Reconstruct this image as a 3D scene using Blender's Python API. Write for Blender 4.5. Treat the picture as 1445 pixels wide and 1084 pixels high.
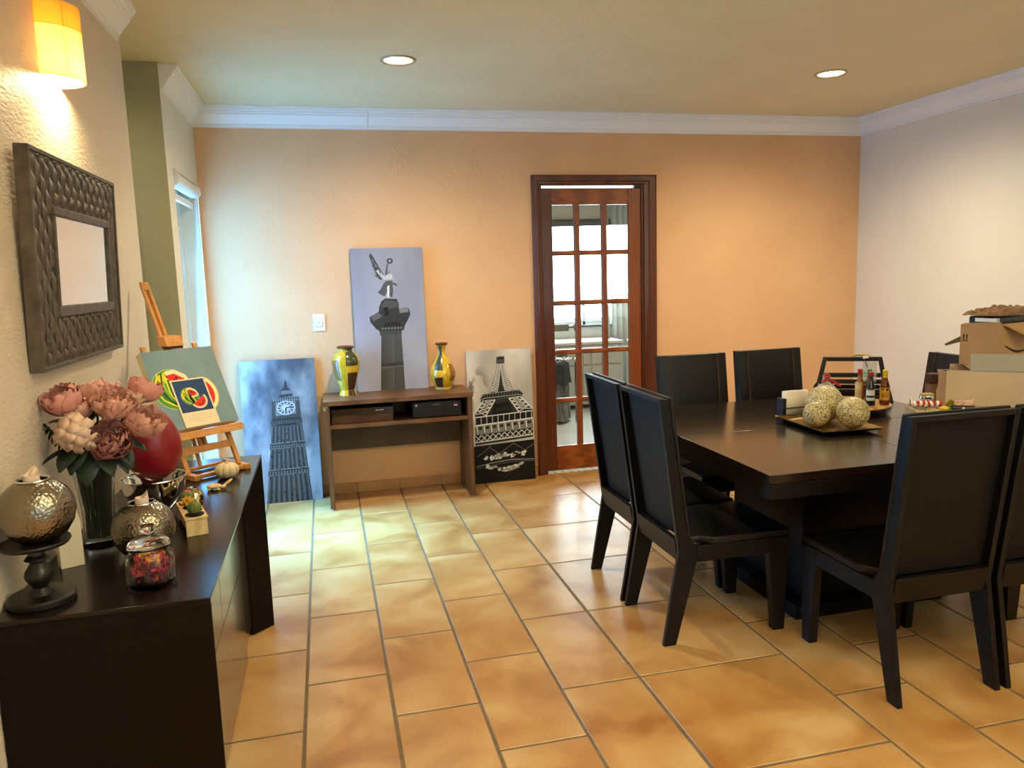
import bpy, bmesh, math, random
import numpy as np
from mathutils import Vector, Matrix, Euler
random.seed(7)
PI = math.pi
for _o in list(bpy.data.objects):
    bpy.data.objects.remove(_o)
SC = bpy.context.scene
COL = SC.collection

# ------------------------------------------------------------- camera
cam = bpy.data.cameras.new('camera')
cam.sensor_fit = 'HORIZONTAL'; cam.sensor_width = 36.0
cam.lens = 1084.14 / 1445 * 36.0
cam.clip_start = 0.05
camo = bpy.data.objects.new('camera', cam); COL.objects.link(camo)
_yaw, _pitch, _roll = 0.2349265, -0.1403415, -0.0311842
_f = Vector((math.sin(_yaw) * math.cos(_pitch), math.cos(_yaw) * math.cos(_pitch), math.sin(_pitch)))
_r = Vector((math.cos(_yaw), -math.sin(_yaw), 0)); _u = _r.cross(_f)
_r2 = _r * math.cos(_roll) + _u * math.sin(_roll); _u2 = _u * math.cos(_roll) - _r * math.sin(_roll)
camo.matrix_world = Matrix(((_r2.x, _u2.x, -_f.x, 0), (_r2.y, _u2.y, -_f.y, 0), (_r2.z, _u2.z, -_f.z, 1.5), (0, 0, 0, 1)))
SC.camera = camo

# ------------------------------------------------------------- light, sky, exposure
SC.view_settings.view_transform = 'Standard'; SC.view_settings.look = 'None'
SC.view_settings.gamma = 1.0; SC.view_settings.use_curve_mapping = False
SC.view_settings.exposure = 0.17
world = bpy.data.worlds.new('daylight'); SC.world = world; world.use_nodes = True
world.node_tree.nodes['Background'].inputs[0].default_value = (0.42, 0.84, 1.0, 1)
world.node_tree.nodes['Background'].inputs[1].default_value = 2.0

def area(name, loc, target, sx, sy, power, color, spread=PI):
    l = bpy.data.lights.new(name, 'AREA'); l.shape = 'RECTANGLE'; l.size = sx; l.size_y = sy
    l.energy = power; l.color = color; l.spread = spread
    o = bpy.data.objects.new(name, l); COL.objects.link(o); o.location = loc
    o.rotation_euler = (Vector(target) - Vector(loc)).to_track_quat('-Z', 'Y').to_euler()
    return o
WARM = (1.0, 0.86, 0.58)
# daylight at the window beside the back wall
area('window_daylight', (-0.85, 4.97, 1.10), (0.6, 4.9, 1.0), 0.66, 1.9, 46, (0.09, 0.44, 1.0))
area('window_skylight', (-0.84, 4.98, 1.75), (-0.12, 4.45, 0.0), 0.55, 0.5, 38, (0.17, 0.58, 1.0), math.radians(56))
# added fill light at an unseen, made-up glazed front behind the camera
area('front_fill', (2.2, -1.45, 1.5), (2.4, 3.0, 1.2), 3.2, 1.8, 4, (1.0, 0.96, 0.90))
# window of the room beyond the door
area('far_room_daylight', (2.9, 8.42, 1.5), (2.4, 6.0, 0.6), 1.3, 1.1, 40, (0.80, 0.95, 1.0))
DOWN_POWER, UP_POWER, SCONCE_POWER = 120, 400, 30

# ------------------------------------------------------------- helpers
def lin(h):
    h = h.lstrip('#'); c = [int(h[i:i + 2], 16) / 255 for i in (0, 2, 4)]
    return tuple(x / 12.92 if x <= .04045 else ((x + .055) / 1.055) ** 2.4 for x in c) + (1.0,)

MATS = {}
def mat(name, color, rough=.5, metal=0., spec=.5, var=None, vscale=8., vdist=0., bump=0., bscale=60., bdetail=4., bdist=.004,
        coat=0., coat_rough=.05, kind='noise', stretch=(1, 1, 1), trans=0., ior=1.45, emit=None, estr=0., alpha=1., sss=0.):
    """one procedural material; var = second colour mixed in by a noise/wave; bump = relief"""
    if name in MATS: return MATS[name]
    m = bpy.data.materials.new(name); m.use_nodes = True; MATS[name] = m
    nt = m.node_tree; b = nt.nodes['Principled BSDF']
    c = lin(color) if isinstance(color, str) else color
    b.inputs['Base Color'].default_value = c
    b.inputs['Roughness'].default_value = rough; b.inputs['Metallic'].default_value = metal
    b.inputs['Specular IOR Level'].default_value = spec
    b.inputs['Coat Weight'].default_value = coat; b.inputs['Coat Roughness'].default_value = coat_rough
    b.inputs['Transmission Weight'].default_value = trans; b.inputs['IOR'].default_value = ior
    b.inputs['Alpha'].default_value = alpha
    if sss: b.inputs['Subsurface Weight'].default_value = sss; b.inputs['Subsurface Radius'].default_value = (.02, .01, .005)
    if emit:
        b.inputs['Emission Color'].default_value = lin(emit); b.inputs['Emission Strength'].default_value = estr
    if var is not None or bump:
        tc = nt.nodes.new('ShaderNodeTexCoord'); mp = nt.nodes.new('ShaderNodeMapping')
        mp.inputs['Scale'].default_value = stretch
        nt.links.new(tc.outputs['Object'], mp.inputs['Vector'])
    if var is not None:
        if kind == 'wave':
            t = nt.nodes.new('ShaderNodeTexWave'); t.inputs['Scale'].default_value = vscale
            t.inputs['Distortion'].default_value = vdist; t.inputs['Detail'].default_value = 3; t.inputs['Detail Scale'].default_value = 1.5
        elif kind == 'voronoi':
            t = nt.nodes.new('ShaderNodeTexVoronoi'); t.feature = 'DISTANCE_TO_EDGE'; t.inputs['Scale'].default_value = vscale
        else:
            t = nt.nodes.new('ShaderNodeTexNoise'); t.inputs['Scale'].default_value = vscale; t.inputs['Detail'].default_value = 5
            t.inputs['Distortion'].default_value = vdist
        nt.links.new(mp.outputs[0], t.inputs['Vector'])
        r = nt.nodes.new('ShaderNodeValToRGB')
        if kind == 'voronoi': r.color_ramp.elements[0].position = .03; r.color_ramp.elements[1].position = .12
        elif kind == 'wave': r.color_ramp.elements[0].position = .1; r.color_ramp.elements[1].position = .9
        else: r.color_ramp.elements[0].position = .36; r.color_ramp.elements[1].position = .64
        r.color_ramp.elements[0].color = lin(var) if isinstance(var, str) else var
        r.color_ramp.elements[1].color = c
        nt.links.new(t.outputs['Distance' if kind == 'voronoi' else ('Color' if kind == 'wave' else 'Fac')], r.inputs[0])
        nt.links.new(r.outputs[0], b.inputs['Base Color'])
    if bump:
        n = nt.nodes.new('ShaderNodeTexNoise'); n.inputs['Scale'].default_value = bscale; n.inputs['Detail'].default_value = bdetail
        nt.links.new(mp.outputs[0], n.inputs['Vector'])
        bp = nt.nodes.new('ShaderNodeBump'); bp.inputs['Strength'].default_value = bump; bp.inputs['Distance'].default_value = bdist
        nt.links.new(n.outputs['Fac'], bp.inputs['Height']); nt.links.new(bp.outputs[0], b.inputs['Normal'])
    return m

class MB:
    """collects shapes and links them as ONE mesh object"""
    def __init__(s): s.v = []; s.f = []; s.mi = []; s.uv = {}
    def add(s, vs, fs, M=None, mi=0):
        b = len(s.v)
        s.v += [tuple(M @ Vector(p)) if M else tuple(p) for p in vs]
        s.f += [tuple(b + i for i in f) for f in fs]; s.mi += [mi] * len(fs)
        return s
    def box(s, x0, x1, y0, y1, z0, z1, M=None, mi=0):
        v = [(x, y, z) for z in (z0, z1) for y in (y0, y1) for x in (x0, x1)]
        return s.add(v, [(0, 2, 3, 1), (4, 5, 7, 6), (0, 1, 5, 4), (2, 6, 7, 3), (0, 4, 6, 2), (1, 3, 7, 5)], M, mi)
    def prism(s, pts, h0, h1, axis='z', M=None, mi=0):
        """polygon pts (a, b) extruded along axis: z: (a,b,h); y: (a,h,b); x: (h,a,b)"""
        def P(a, b, h): return (a, b, h) if axis == 'z' else ((a, h, b) if axis == 'y' else (h, a, b))
        n = len(pts); v = [P(a, b, h0) for a, b in pts] + [P(a, b, h1) for a, b in pts]
        area2 = sum(pts[i][0] * pts[(i + 1) % n][1] - pts[(i + 1) % n][0] * pts[i][1] for i in range(n))
        flip = (area2 < 0) ^ (axis == 'y')
        fs = [tuple(range(n))[::-1], tuple(range(n, 2 * n))] + [(i, (i + 1) % n, n + (i + 1) % n, n + i) for i in range(n)]
        if flip: fs = [f[::-1] for f in fs]
        return s.add(v, fs, M, mi)
    def lathe(s, prof, n=32, M=None, mi=0, cap=True, a0=0., a1=2 * PI):
        """profile [(r, z)] bottom to top turned about z"""
        full = abs(a1 - a0 - 2 * PI) < 1e-6; k = n if full else n + 1
        v = []; fs = []
        for r, z in prof:
            for i in range(k):
                a = a0 + (a1 - a0) * i / n; v.append((r * math.cos(a), r * math.sin(a), z))
        for j in range(len(prof) - 1):
            for i in range(n):
                i2 = (i + 1) % k
                fs.append((j * k + i, j * k + i2, (j + 1) * k + i2, (j + 1) * k + i))
        if cap and full:
            if prof[0][0] > 1e-5: fs.append(tuple(range(k))[::-1])
            if prof[-1][0] > 1e-5: fs.append(tuple(range((len(prof) - 1) * k, len(prof) * k)))
        return s.add(v, fs, M, mi)
    def tube(s, path, r, n=10, M=None, mi=0, closed=False):
        path = [Vector(p) for p in path]; m = len(path); v = []; fs = []
        rr = r if isinstance(r, (list, tuple)) else [r] * m
        ref = None
        for i in range(m):
            a = path[i - 1] if (i > 0 or closed) else path[i]; c = path[(i + 1) % m] if (i < m - 1 or closed) else path[i]
            t = (c - a).normalized()
            if ref is None: ref = Vector((0, 0, 1)) if abs(t.z) < .9 else Vector((1, 0, 0))
            u = (ref - t * ref.dot(t)).normalized(); w = t.cross(u); ref = u
            for k in range(n):
                q = 2 * PI * k / n; v.append(path[i] + (u * math.cos(q) + w * math.sin(q)) * rr[i])
        for i in range(m if closed else m - 1):
            for k in range(n):
                j = (i + 1) % m
                fs.append((i * n + k, i * n + (k + 1) % n, j * n + (k + 1) % n, j * n + k))
        if not closed: fs += [tuple(range(n))[::-1], tuple(range((m - 1) * n, m * n))]
        return s.add(v, fs, M, mi)
    def ball(s, r, n=24, m=14, M=None, mi=0, sc=(1, 1, 1)):
        prof = [(max(r * math.sin(PI * j / m), 1e-5), -r * math.cos(PI * j / m)) for j in range(m + 1)]
        M2 = (M or Matrix()) @ Matrix.Diagonal((*sc, 1))
        return s.lathe(prof, n, M2, mi, cap=False)
    def build(s, name, m, parent=None, smooth=35, bevel=0., seg=2, loc=None, kind=None, solid=0.):
        me = bpy.data.meshes.new(name); me.from_pydata(s.v, [], s.f)
        ms = m if isinstance(m, (list, tuple)) else [m]
        for q in ms: me.materials.append(q)
        for p, i in zip(me.polygons, s.mi): p.material_index = i
        me.update()
        if smooth:
            me.polygons.foreach_set('use_smooth', [True] * len(me.polygons)); me.set_sharp_from_angle(angle=math.radians(smooth))
        o = bpy.data.objects.new(name, me); COL.objects.link(o)
        if parent: o.parent = parent
        if loc: o.location = loc
        if kind: o['kind'] = kind
        if bevel:
            b = o.modifiers.new('bevel', 'BEVEL'); b.width = bevel; b.segments = seg; b.limit_method = 'ANGLE'; b.angle_limit = math.radians(40)
        if solid:
            q = o.modifiers.new('solid', 'SOLIDIFY'); q.thickness = solid; q.offset = 0
        return o

def T(x, y, z): return Matrix.Translation((x, y, z))
def RZ(a): return Matrix.Rotation(a, 4, 'Z')
def RX(a): return Matrix.Rotation(a, 4, 'X')
def RY(a): return Matrix.Rotation(a, 4, 'Y')
def tag(o, label, cat, group=None):
    o['label'] = label; o['category'] = cat
    if group: o['group'] = group
    return o
def thing(name, label, cat, loc=(0, 0, 0), rz=0., group=None):
    o = bpy.data.objects.new(name, None); COL.objects.link(o); o.empty_display_size = .05
    o.location = loc; o.rotation_euler = (0, 0, rz)
    return tag(o, label, cat, group)
def struct(o): o['kind'] = 'structure'; return o
def kids(o): return [c for c in bpy.data.objects if c.parent == o]
def copy_tree(o, parent=None):
    c = o.copy(); COL.objects.link(c)
    if parent: c.parent = parent
    for ch in kids(o): copy_tree(ch, c)
    return c

# painted prints: a small rasteriser fills numpy pixels (the prints are flat on real canvases)
class Print:
    def __init__(s, w, h, bg): 
        s.w, s.h = w, h; s.a = np.zeros((h, w, 3)); s.a[:] = bg
        s.X, s.Y = np.meshgrid((np.arange(w) + .5) / w, (np.arange(h) + .5) / h)
    def mask(s, pts):
        x0 = max(int(min(p[0] for p in pts) * s.w) - 1, 0); x1 = min(int(max(p[0] for p in pts) * s.w) + 2, s.w)
        y0 = max(int(min(p[1] for p in pts) * s.h) - 1, 0); y1 = min(int(max(p[1] for p in pts) * s.h) + 2, s.h)
        if x1 <= x0 or y1 <= y0: return None
        X = s.X[y0:y1, x0:x1]; Y = s.Y[y0:y1, x0:x1]; ins = np.zeros(X.shape, bool); n = len(pts)
        for i in range(n):
            (xa, ya), (xb, yb) = pts[i], pts[(i + 1) % n]
            if ya == yb: continue
            c = ((ya > Y) != (yb > Y)) & (X < (xb - xa) * (Y - ya) / (yb - ya) + xa); ins ^= c
        return (slice(y0, y1), slice(x0, x1)), ins
    def poly(s, pts, col, noise=0.):
        r = s.mask(pts)
        if r is None: return
        sl, m = r; sub = s.a[sl]
        c = np.array(col, float)
        if noise: sub[m] = c + (RNG.random((m.sum(), 1)) - .5) * noise
        else: sub[m] = c
    def line(s, a, b, wd, col):
        ax, ay = a; bx, by = b; asp = s.h / s.w
        dx, dy = bx - ax, (by - ay) * asp; L = math.hypot(dx, dy) or 1e-6
        nx, ny = -dy / L * wd / 2, dx / L * wd / 2 / asp
        s.poly([(ax + nx, ay + ny), (bx + nx, by + ny), (bx - nx, by - ny), (ax - nx, ay - ny)], col)
    def pline(s, pts, wd, col):
        for p, q in zip(pts, pts[1:]): s.line(p, q, wd, col)
    def ell(s, cx, cy, rx, ry, col, a0=0, a1=360, noise=0.):
        pts = [(cx + rx * math.cos(math.radians(t)), cy + ry * math.sin(math.radians(t))) for t in np.linspace(a0, a1, 40)]
        s.poly(pts, col, noise); return pts
    def cloud(s, lo, hi, seed, sx=4, sy=4, sharp=1.):
        """soft value noise between two colours"""
        r = np.random.default_rng(seed); acc = np.zeros((s.h, s.w)); tot = 0
        for o in range(5):
            gx, gy = sx * 2 ** o + 2, sy * 2 ** o + 2; g = r.random((gy, gx))
            fx = s.X * (gx - 1.001); fy = s.Y * (gy - 1.001); ix = fx.astype(int); iy = fy.astype(int); tx = fx - ix; ty = fy - iy
            tx = tx * tx * (3 - 2 * tx); ty = ty * ty * (3 - 2 * ty)
            v = (g[iy, ix] * (1 - tx) + g[iy, ix + 1] * tx) * (1 - ty) + (g[iy + 1, ix] * (1 - tx) + g[iy + 1, ix + 1] * tx) * ty
            acc += v * .55 ** o; tot += .55 ** o
        v = np.clip((acc / tot - .5) * 2.2 * sharp + .5, 0, 1)[..., None]
        return np.array(lo) * (1 - v) + np.array(hi) * v, v
    def material(s, name, rough=.6):
        img = bpy.data.images.new(name, s.w, s.h); px = np.ones((s.h, s.w, 4), np.float32)
        px[..., :3] = np.clip(s.a[::-1], 0, 1); img.pixels.foreach_set(px.ravel()); img.pack()
        m = bpy.data.materials.new(name); m.use_nodes = True; nt = m.node_tree
        t = nt.nodes.new('ShaderNodeTexImage'); t.image = img; t.extension = 'EXTEND'
        b = nt.nodes['Principled BSDF']; nt.links.new(t.outputs[0], b.inputs['Base Color']); b.inputs['Roughness'].default_value = rough
        b.inputs['Specular IOR Level'].default_value = .25
        return m
RNG = np.random.default_rng(3)
def print_quad(name, m, parent, corners):
    """flat print with UVs; corners TL, TR, BR, BL"""
    me = bpy.data.meshes.new(name); me.from_pydata([corners[3], corners[2], corners[1], corners[0]], [], [(0, 1, 2, 3)])
    uv = me.uv_layers.new(name='uv')
    for i, c in enumerate(((0, 0), (1, 0), (1, 1), (0, 1))): uv.data[i].uv = c
    me.materials.append(m); o = bpy.data.objects.new(name, me); COL.objects.link(o); o.parent = parent
    return o
# ------------------------------------------------------------- materials of the setting
def wall_mat(name, col, var, relief, scale, dist, kind='stipple', rough=.75):
    m = bpy.data.materials.new(name); m.use_nodes = True; nt = m.node_tree; b = nt.nodes['Principled BSDF']
    b.inputs['Roughness'].default_value = rough; b.inputs['Specular IOR Level'].default_value = .3
    tc = nt.nodes.new('ShaderNodeTexCoord')
    n0 = nt.nodes.new('ShaderNodeTexNoise'); n0.inputs['Scale'].default_value = 2.5; n0.inputs['Detail'].default_value = 4
    r = nt.nodes.new('ShaderNodeValToRGB'); r.color_ramp.elements[0].color = lin(var); r.color_ramp.elements[1].color = lin(col)
    r.color_ramp.elements[0].position = .3; r.color_ramp.elements[1].position = .7
    nt.links.new(tc.outputs['Object'], n0.inputs['Vector']); nt.links.new(n0.outputs['Fac'], r.inputs[0]); nt.links.new(r.outputs[0], b.inputs['Base Color'])
    bp = nt.nodes.new('ShaderNodeBump'); bp.inputs['Strength'].default_value = relief; bp.inputs['Distance'].default_value = dist
    n1 = nt.nodes.new('ShaderNodeTexNoise'); n1.inputs['Scale'].default_value = scale; n1.inputs['Detail'].default_value = 3
    if kind == 'trowel':
        n1.inputs['Distortion'].default_value = 2.2; n1.inputs['Detail'].default_value = 2
        ma = nt.nodes.new('ShaderNodeMath'); ma.operation = 'SUBTRACT'; ma.inputs[1].default_value = .5
        mb = nt.nodes.new('ShaderNodeMath'); mb.operation = 'ABSOLUTE'
        mc = nt.nodes.new('ShaderNodeValToRGB'); mc.color_ramp.elements[0].position = 0; mc.color_ramp.elements[1].position = .045
        mc.color_ramp.elements[0].color = (1, 1, 1, 1); mc.color_ramp.elements[1].color = (0, 0, 0, 1)
        nt.links.new(n1.outputs['Fac'], ma.inputs[0]); nt.links.new(ma.outputs[0], mb.inputs[0]); nt.links.new(mb.outputs[0], mc.inputs[0])
        # ridges only here and there
        n2 = nt.nodes.new('ShaderNodeTexNoise'); n2.inputs['Scale'].default_value = 3.3
        m2 = nt.nodes.new('ShaderNodeMapRange'); m2.inputs[1].default_value = .42; m2.inputs[2].default_value = .62
        nt.links.new(tc.outputs['Object'], n2.inputs['Vector']); nt.links.new(n2.outputs['Fac'], m2.inputs[0])
        mm = nt.nodes.new('ShaderNodeMath'); mm.operation = 'MULTIPLY'
        nt.links.new(mc.outputs[0], mm.inputs[0]); nt.links.new(m2.outputs[0], mm.inputs[1])
        n3 = nt.nodes.new('ShaderNodeTexNoise'); n3.inputs['Scale'].default_value = 14; n3.inputs['Detail'].default_value = 3
        nt.links.new(tc.outputs['Object'], n3.inputs['Vector'])
        ad = nt.nodes.new('ShaderNodeMath'); ad.operation = 'ADD'
        nt.links.new(mm.outputs[0], ad.inputs[0]); nt.links.new(n3.outputs['Fac'], ad.inputs[1])
        nt.links.new(ad.outputs[0], bp.inputs['Height'])
    elif kind == 'weave':
        mp = nt.nodes.new('ShaderNodeMapping'); mp.inputs['Scale'].default_value = (1, .45, 1.3)
        nt.links.new(tc.outputs['Object'], mp.inputs['Vector']); nt.links.new(mp.outputs[0], n1.inputs['Vector'])
        nt.links.new(n1.outputs['Fac'], bp.inputs['Height'])
    else:
        nt.links.new(n1.outputs['Fac'], bp.inputs['Height'])
    nt.links.new(tc.outputs['Object'], n1.inputs['Vector']) if not n1.inputs['Vector'].is_linked else None
    nt.links.new(bp.outputs[0], b.inputs['Normal'])
    return m
M_PEACH = wall_mat('peach_plaster', '#dfb38a', '#d9ab82', .22, 5.0, .006, 'trowel')
M_PAPER = wall_mat('beige_wallpaper', '#d8cbb8', '#d2c4b0', .55, 90, .005, 'weave', .5)
M_PAPER2 = wall_mat('pale_wallpaper', '#e0d9ce', '#dbd4c8', .35, 90, .004, 'weave', .6)
M_GREEN = wall_mat('sage_paint', '#a6a587', '#a09f81', .35, 90, .004, 'weave', .6)
M_CEIL = wall_mat('tan_ceiling', '#e2d6ae', '#dcd0a8', .45, 26, .006, 'weave', .8)
M_FARWALL = wall_mat('white_paint', '#d8d8d0', '#d0d0c8', .1, 60, .002)
M_CROWN = mat('white_moulding', '#eceae8', .45)
M_GROUT = mat('grout', '#75634d', .9, var='#685741', vscale=30)
def tile_mat(name, c1, c2, c3):
    m = bpy.data.materials.new(name); m.use_nodes = True; nt = m.node_tree; b = nt.nodes['Principled BSDF']
    tc = nt.nodes.new('ShaderNodeTexCoord'); oi = nt.nodes.new('ShaderNodeObjectInfo')
    mul = nt.nodes.new('ShaderNodeVectorMath'); mul.operation = 'SCALE'; mul.inputs['Scale'].default_value = 40
    cx = nt.nodes.new('ShaderNodeCombineXYZ'); nt.links.new(oi.outputs['Random'], cx.inputs[0]); nt.links.new(oi.outputs['Random'], cx.inputs[1])
    nt.links.new(cx.outputs[0], mul.inputs[0])
    ad = nt.nodes.new('ShaderNodeVectorMath'); ad.operation = 'ADD'
    nt.links.new(tc.outputs['Object'], ad.inputs[0]); nt.links.new(mul.outputs[0], ad.inputs[1])
    n = nt.nodes.new('ShaderNodeTexNoise'); n.inputs['Scale'].default_value = 3.2; n.inputs['Detail'].default_value = 4; n.inputs['Distortion'].default_value = .6
    nt.links.new(ad.outputs[0], n.inputs['Vector'])
    r = nt.nodes.new('ShaderNodeValToRGB'); e = r.color_ramp.elements
    e[0].position = .3; e[0].color = lin(c1); e[1].position = .7; e[1].color = lin(c3); k = e.new(.5); k.color = lin(c2)
    nt.links.new(n.outputs['Fac'], r.inputs[0])
    f = nt.nodes.new('ShaderNodeTexNoise'); f.inputs['Scale'].default_value = 120; f.inputs['Detail'].default_value = 4
    nt.links.new(ad.outputs[0], f.inputs['Vector'])
    mr = nt.nodes.new('ShaderNodeMapRange'); mr.inputs[3].default_value = .86; mr.inputs[4].default_value = 1.14
    nt.links.new(f.outputs['Fac'], mr.inputs[0])
    hs = nt.nodes.new('ShaderNodeHueSaturation'); nt.links.new(r.outputs[0], hs.inputs['Color']); nt.links.new(mr.outputs[0], hs.inputs['Value'])
    nt.links.new(hs.outputs[0], b.inputs['Base Color'])
    b.inputs['Roughness'].default_value = .3; b.inputs['Specular IOR Level'].default_value = .5
    bp = nt.nodes.new('ShaderNodeBump'); bp.inputs['Strength'].default_value = .25; bp.inputs['Distance'].default_value = .003
    n4 = nt.nodes.new('ShaderNodeTexNoise'); n4.inputs['Scale'].default_value = 11; n4.inputs['Detail'].default_value = 3
    nt.links.new(ad.outputs[0], n4.inputs['Vector']); nt.links.new(n4.outputs['Fac'], bp.inputs['Height']); nt.links.new(bp.outputs[0], b.inputs['Normal'])
    return m
M_TILE = tile_mat('ochre_stone_tile', '#9c6a36', '#b68c56', '#c4a272')
M_SKIRT = tile_mat('skirting_tile', '#a8794a', '#b48755', '#bd9462')
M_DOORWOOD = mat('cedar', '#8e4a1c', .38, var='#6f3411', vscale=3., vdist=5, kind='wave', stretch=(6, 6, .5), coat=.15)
M_DOORWOOD_H = mat('cedar_across', '#955021', .38, var='#763a14', vscale=3., vdist=5, kind='wave', stretch=(.5, 6, 6), coat=.15)
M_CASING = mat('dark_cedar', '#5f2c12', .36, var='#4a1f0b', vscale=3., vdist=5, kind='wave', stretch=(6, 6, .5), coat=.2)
M_CASING_H = mat('dark_cedar_across', '#5f2c12', .36, var='#4a1f0b', vscale=3., vdist=5, kind='wave', stretch=(.5, 6, 6), coat=.2)
M_GLASS = mat('clear_glass', (1, 1, 1, 1), .0, trans=1., ior=1.12, spec=.5)
M_PANE = mat('door_pane_glass', (1, 1, 1, 1), .02, trans=1., ior=1.15)
M_UPVC = mat('white_window_frame', '#d8dcdc', .4)
M_WHITE = mat('white_plastic', '#ebe8e2', .35)

ZC = 2.635; XL, XW, XR, YB = -0.77, -0.752, 4.212, 5.46
Y0 = -1.6
# ------------------------------------------------------------- floor
floor = struct(MB().box(-2.3, 4.45, Y0 - .2, 5.62, -.12, -.0025).build('floor', M_GROUT))
TS, TH = 0.3025, 0.595
cols = []
x = -0.155 - 8 * TS
for k in range(12): cols.append((x, x + TS)); x += TS
cols.append((1.0575, 1.6605))
x = 1.6605
for k in range(9): cols.append((x, min(x + TS, XR)) ); x += TS
joint0 = {True: 2.514, False: 2.22}   # running bond: neighbouring columns shift by half a tile
tile_meshes = {}
def tile(x0, x1, y0, y1):
    g = .0055
    key = (round(x1 - x0, 3), round(y1 - y0, 3))
    w, h = (x1 - x0) / 2 - g, (y1 - y0) / 2 - g
    if key not in tile_meshes:
        b = .0022
        m = MB(); v = [(-w, -h, -.008), (w, -h, -.008), (w, h, -.008), (-w, h, -.008), (-w, -h, -b), (w, -h, -b), (w, h, -b), (-w, h, -b),
                       (-w + b, -h + b, 0), (w - b, -h + b, 0), (w - b, h - b, 0), (-w + b, h - b, 0)]
        fs = [(i, (i + 1) % 4, 4 + (i + 1) % 4, 4 + i) for i in range(4)] + [(4 + i, 4 + (i + 1) % 4, 8 + (i + 1) % 4, 8 + i) for i in range(4)] + [(8, 9, 10, 11)]
        o = m.add(v, fs).build('tile', M_TILE, floor, smooth=0); tile_meshes[key] = o.data
    else:
        o = bpy.data.objects.new('tile', tile_meshes[key]); COL.objects.link(o); o.parent = floor
    o.location = ((x0 + x1) / 2, (y0 + y1) / 2, random.uniform(-.0006, .0004))
for ci, (x0, x1) in enumerate(cols):
    if x1 < XL - .01 and x1 < -1.6: continue
    wide = x1 - x0 > .4
    k = ci - 8
    start = 2.514 if (wide or (k % 2 == 1)) else 2.22
    if ci > 12: start = 2.2 if (ci - 13) % 2 == 0 else 2.495
    y = start - 4 * TH
    lo, hi = (.95, YB) if x1 > XL else (3.2, 4.42)
    while y < hi:
        a, b = max(y, lo), min(y + TH, hi)
        if x1 > XL > x0 + .02 and b <= 3.7: 
            if b - a > .05: tile(XL, x1, a, b)
        elif b - a > .05: tile(x0, x1, a, b)
        y += TH
rest = struct(MB().box(-.76, XR, Y0, .95, -.006, -.0005).build('floor_near', M_TILE))
# little threshold tiles under the door
thr = struct(MB().box(1.56, 2.36, 5.46, 5.62, -.03, -.002).build('floor_threshold', M_GROUT))
x = 1.568
while x < 2.34:
    MB().box(-.028, .028, -.028, .028, -.004, .003).build('tile', mat('pale_threshold_tile', '#d9c9a4', .5, var='#c4b189', vscale=20), thr, smooth=0, bevel=.002, loc=(x + .029, 5.489, 0))
    MB().box(-.028, .028, -.028, .028, -.004, .003).build('tile', MATS['pale_threshold_tile'], thr, smooth=0, bevel=.002, loc=(x + .029, 5.549, 0))
    x += .061
# ------------------------------------------------------------- walls and ceiling
DX0, DX1, DZ = 1.555, 2.352, 2.14
wb = MB(); wb.box(XW - .15, DX0, YB, YB + .15, -.1, ZC); wb.box(DX1, XR + .15, YB, YB + .15, -.1, ZC); wb.box(DX0, DX1, YB, YB + .15, DZ, ZC)
wall_back = struct(wb.build('wall_back', M_PEACH, smooth=0))
struct(MB().box(XR, XR + .15, Y0, YB, -.1, ZC).build('wall_right', M_PAPER2, smooth=0))
struct(MB().box(XL - .15, XL, Y0, 3.70, -.1, ZC).build('wall_left', M_PAPER, smooth=0))
WY0, WY1, WZ0, WZ1 = 4.60, 5.36, .06, 2.135
ww = MB(); ww.box(XW - .15, XW, 4.42, WY0, -.1, ZC); ww.box(XW - .15, XW, WY1, YB, -.1, ZC); ww.box(XW - .15, XW, WY0, WY1, WZ1, ZC); ww.box(XW - .15, XW, WY0, WY1, -.1, WZ0)
struct(ww.build('wall_window', M_PAPER2, smooth=0))
struct(MB().box(-2.3, XW - .15, 4.42, 4.57, -.1, ZC).box(XW - .15, XW - .0005, 4.417, 4.42, -.1, ZC).build('wall_hall', M_GREEN, smooth=0))
struct(MB().box(-2.45, -2.3, 1.5, 4.57, -.1, ZC).box(-2.3, XL - .15, 1.35, 1.5, -.1, ZC).build('wall_hall_end', M_PAPER, smooth=0))
# unseen front wall; its wide glazed opening is added for the fill light
wf = MB(); wf.box(XL - .15, .6, Y0 - .15, Y0, -.1, ZC); wf.box(3.8, XR + .15, Y0 - .15, Y0, -.1, ZC); wf.box(.6, 3.8, Y0 - .15, Y0, 2.4, ZC); wf.box(.6, 3.8, Y0 - .15, Y0, -.1, .6)
struct(wf.build('wall_front', M_PAPER, smooth=0))
struct(MB().box(-2.45, XR + .15, Y0 - .15, YB + .15, ZC, ZC + .12).build('ceiling', M_CEIL, smooth=0))

# crown moulding: profile (out from wall, up from lower edge)
CP = [(0, 0), (.012, 0), (.012, .012), (.020, .014), (.020, .024), (.026, .030), (.036, .046), (.050, .062), (.062, .074), (.062, .084), (.072, .088), (.072, .098), (.084, .102), (.084, .114), (.092, .116), (.092, .128), (0, .128)]
ZB = ZC - .128
def crown(name, run):
    """run: list of ((x, y), outward-bisector scaled so that offset d moves by d*bisector)"""
    m = MB(); n = len(CP); v = []; fs = []
    for (px, py), (bx, by) in run: v += [(px + d * bx, py + d * by, ZB + u - .0005) for d, u in CP]
    for i in range(len(run) - 1):
        fs += [(i * n + k, i * n + (k + 1) % n, (i + 1) * n + (k + 1) % n, (i + 1) * n + k) for k in range(n)]
    fs += [tuple(range(n)), tuple(range((len(run) - 1) * n, len(run) * n))[::-1]]
    return struct(m.add(v, fs).build(name, M_CROWN, smooth=25))
crown('trim_1', [((XW, YB), (1, -1)), ((.36, YB), (0, -1))])
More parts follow.
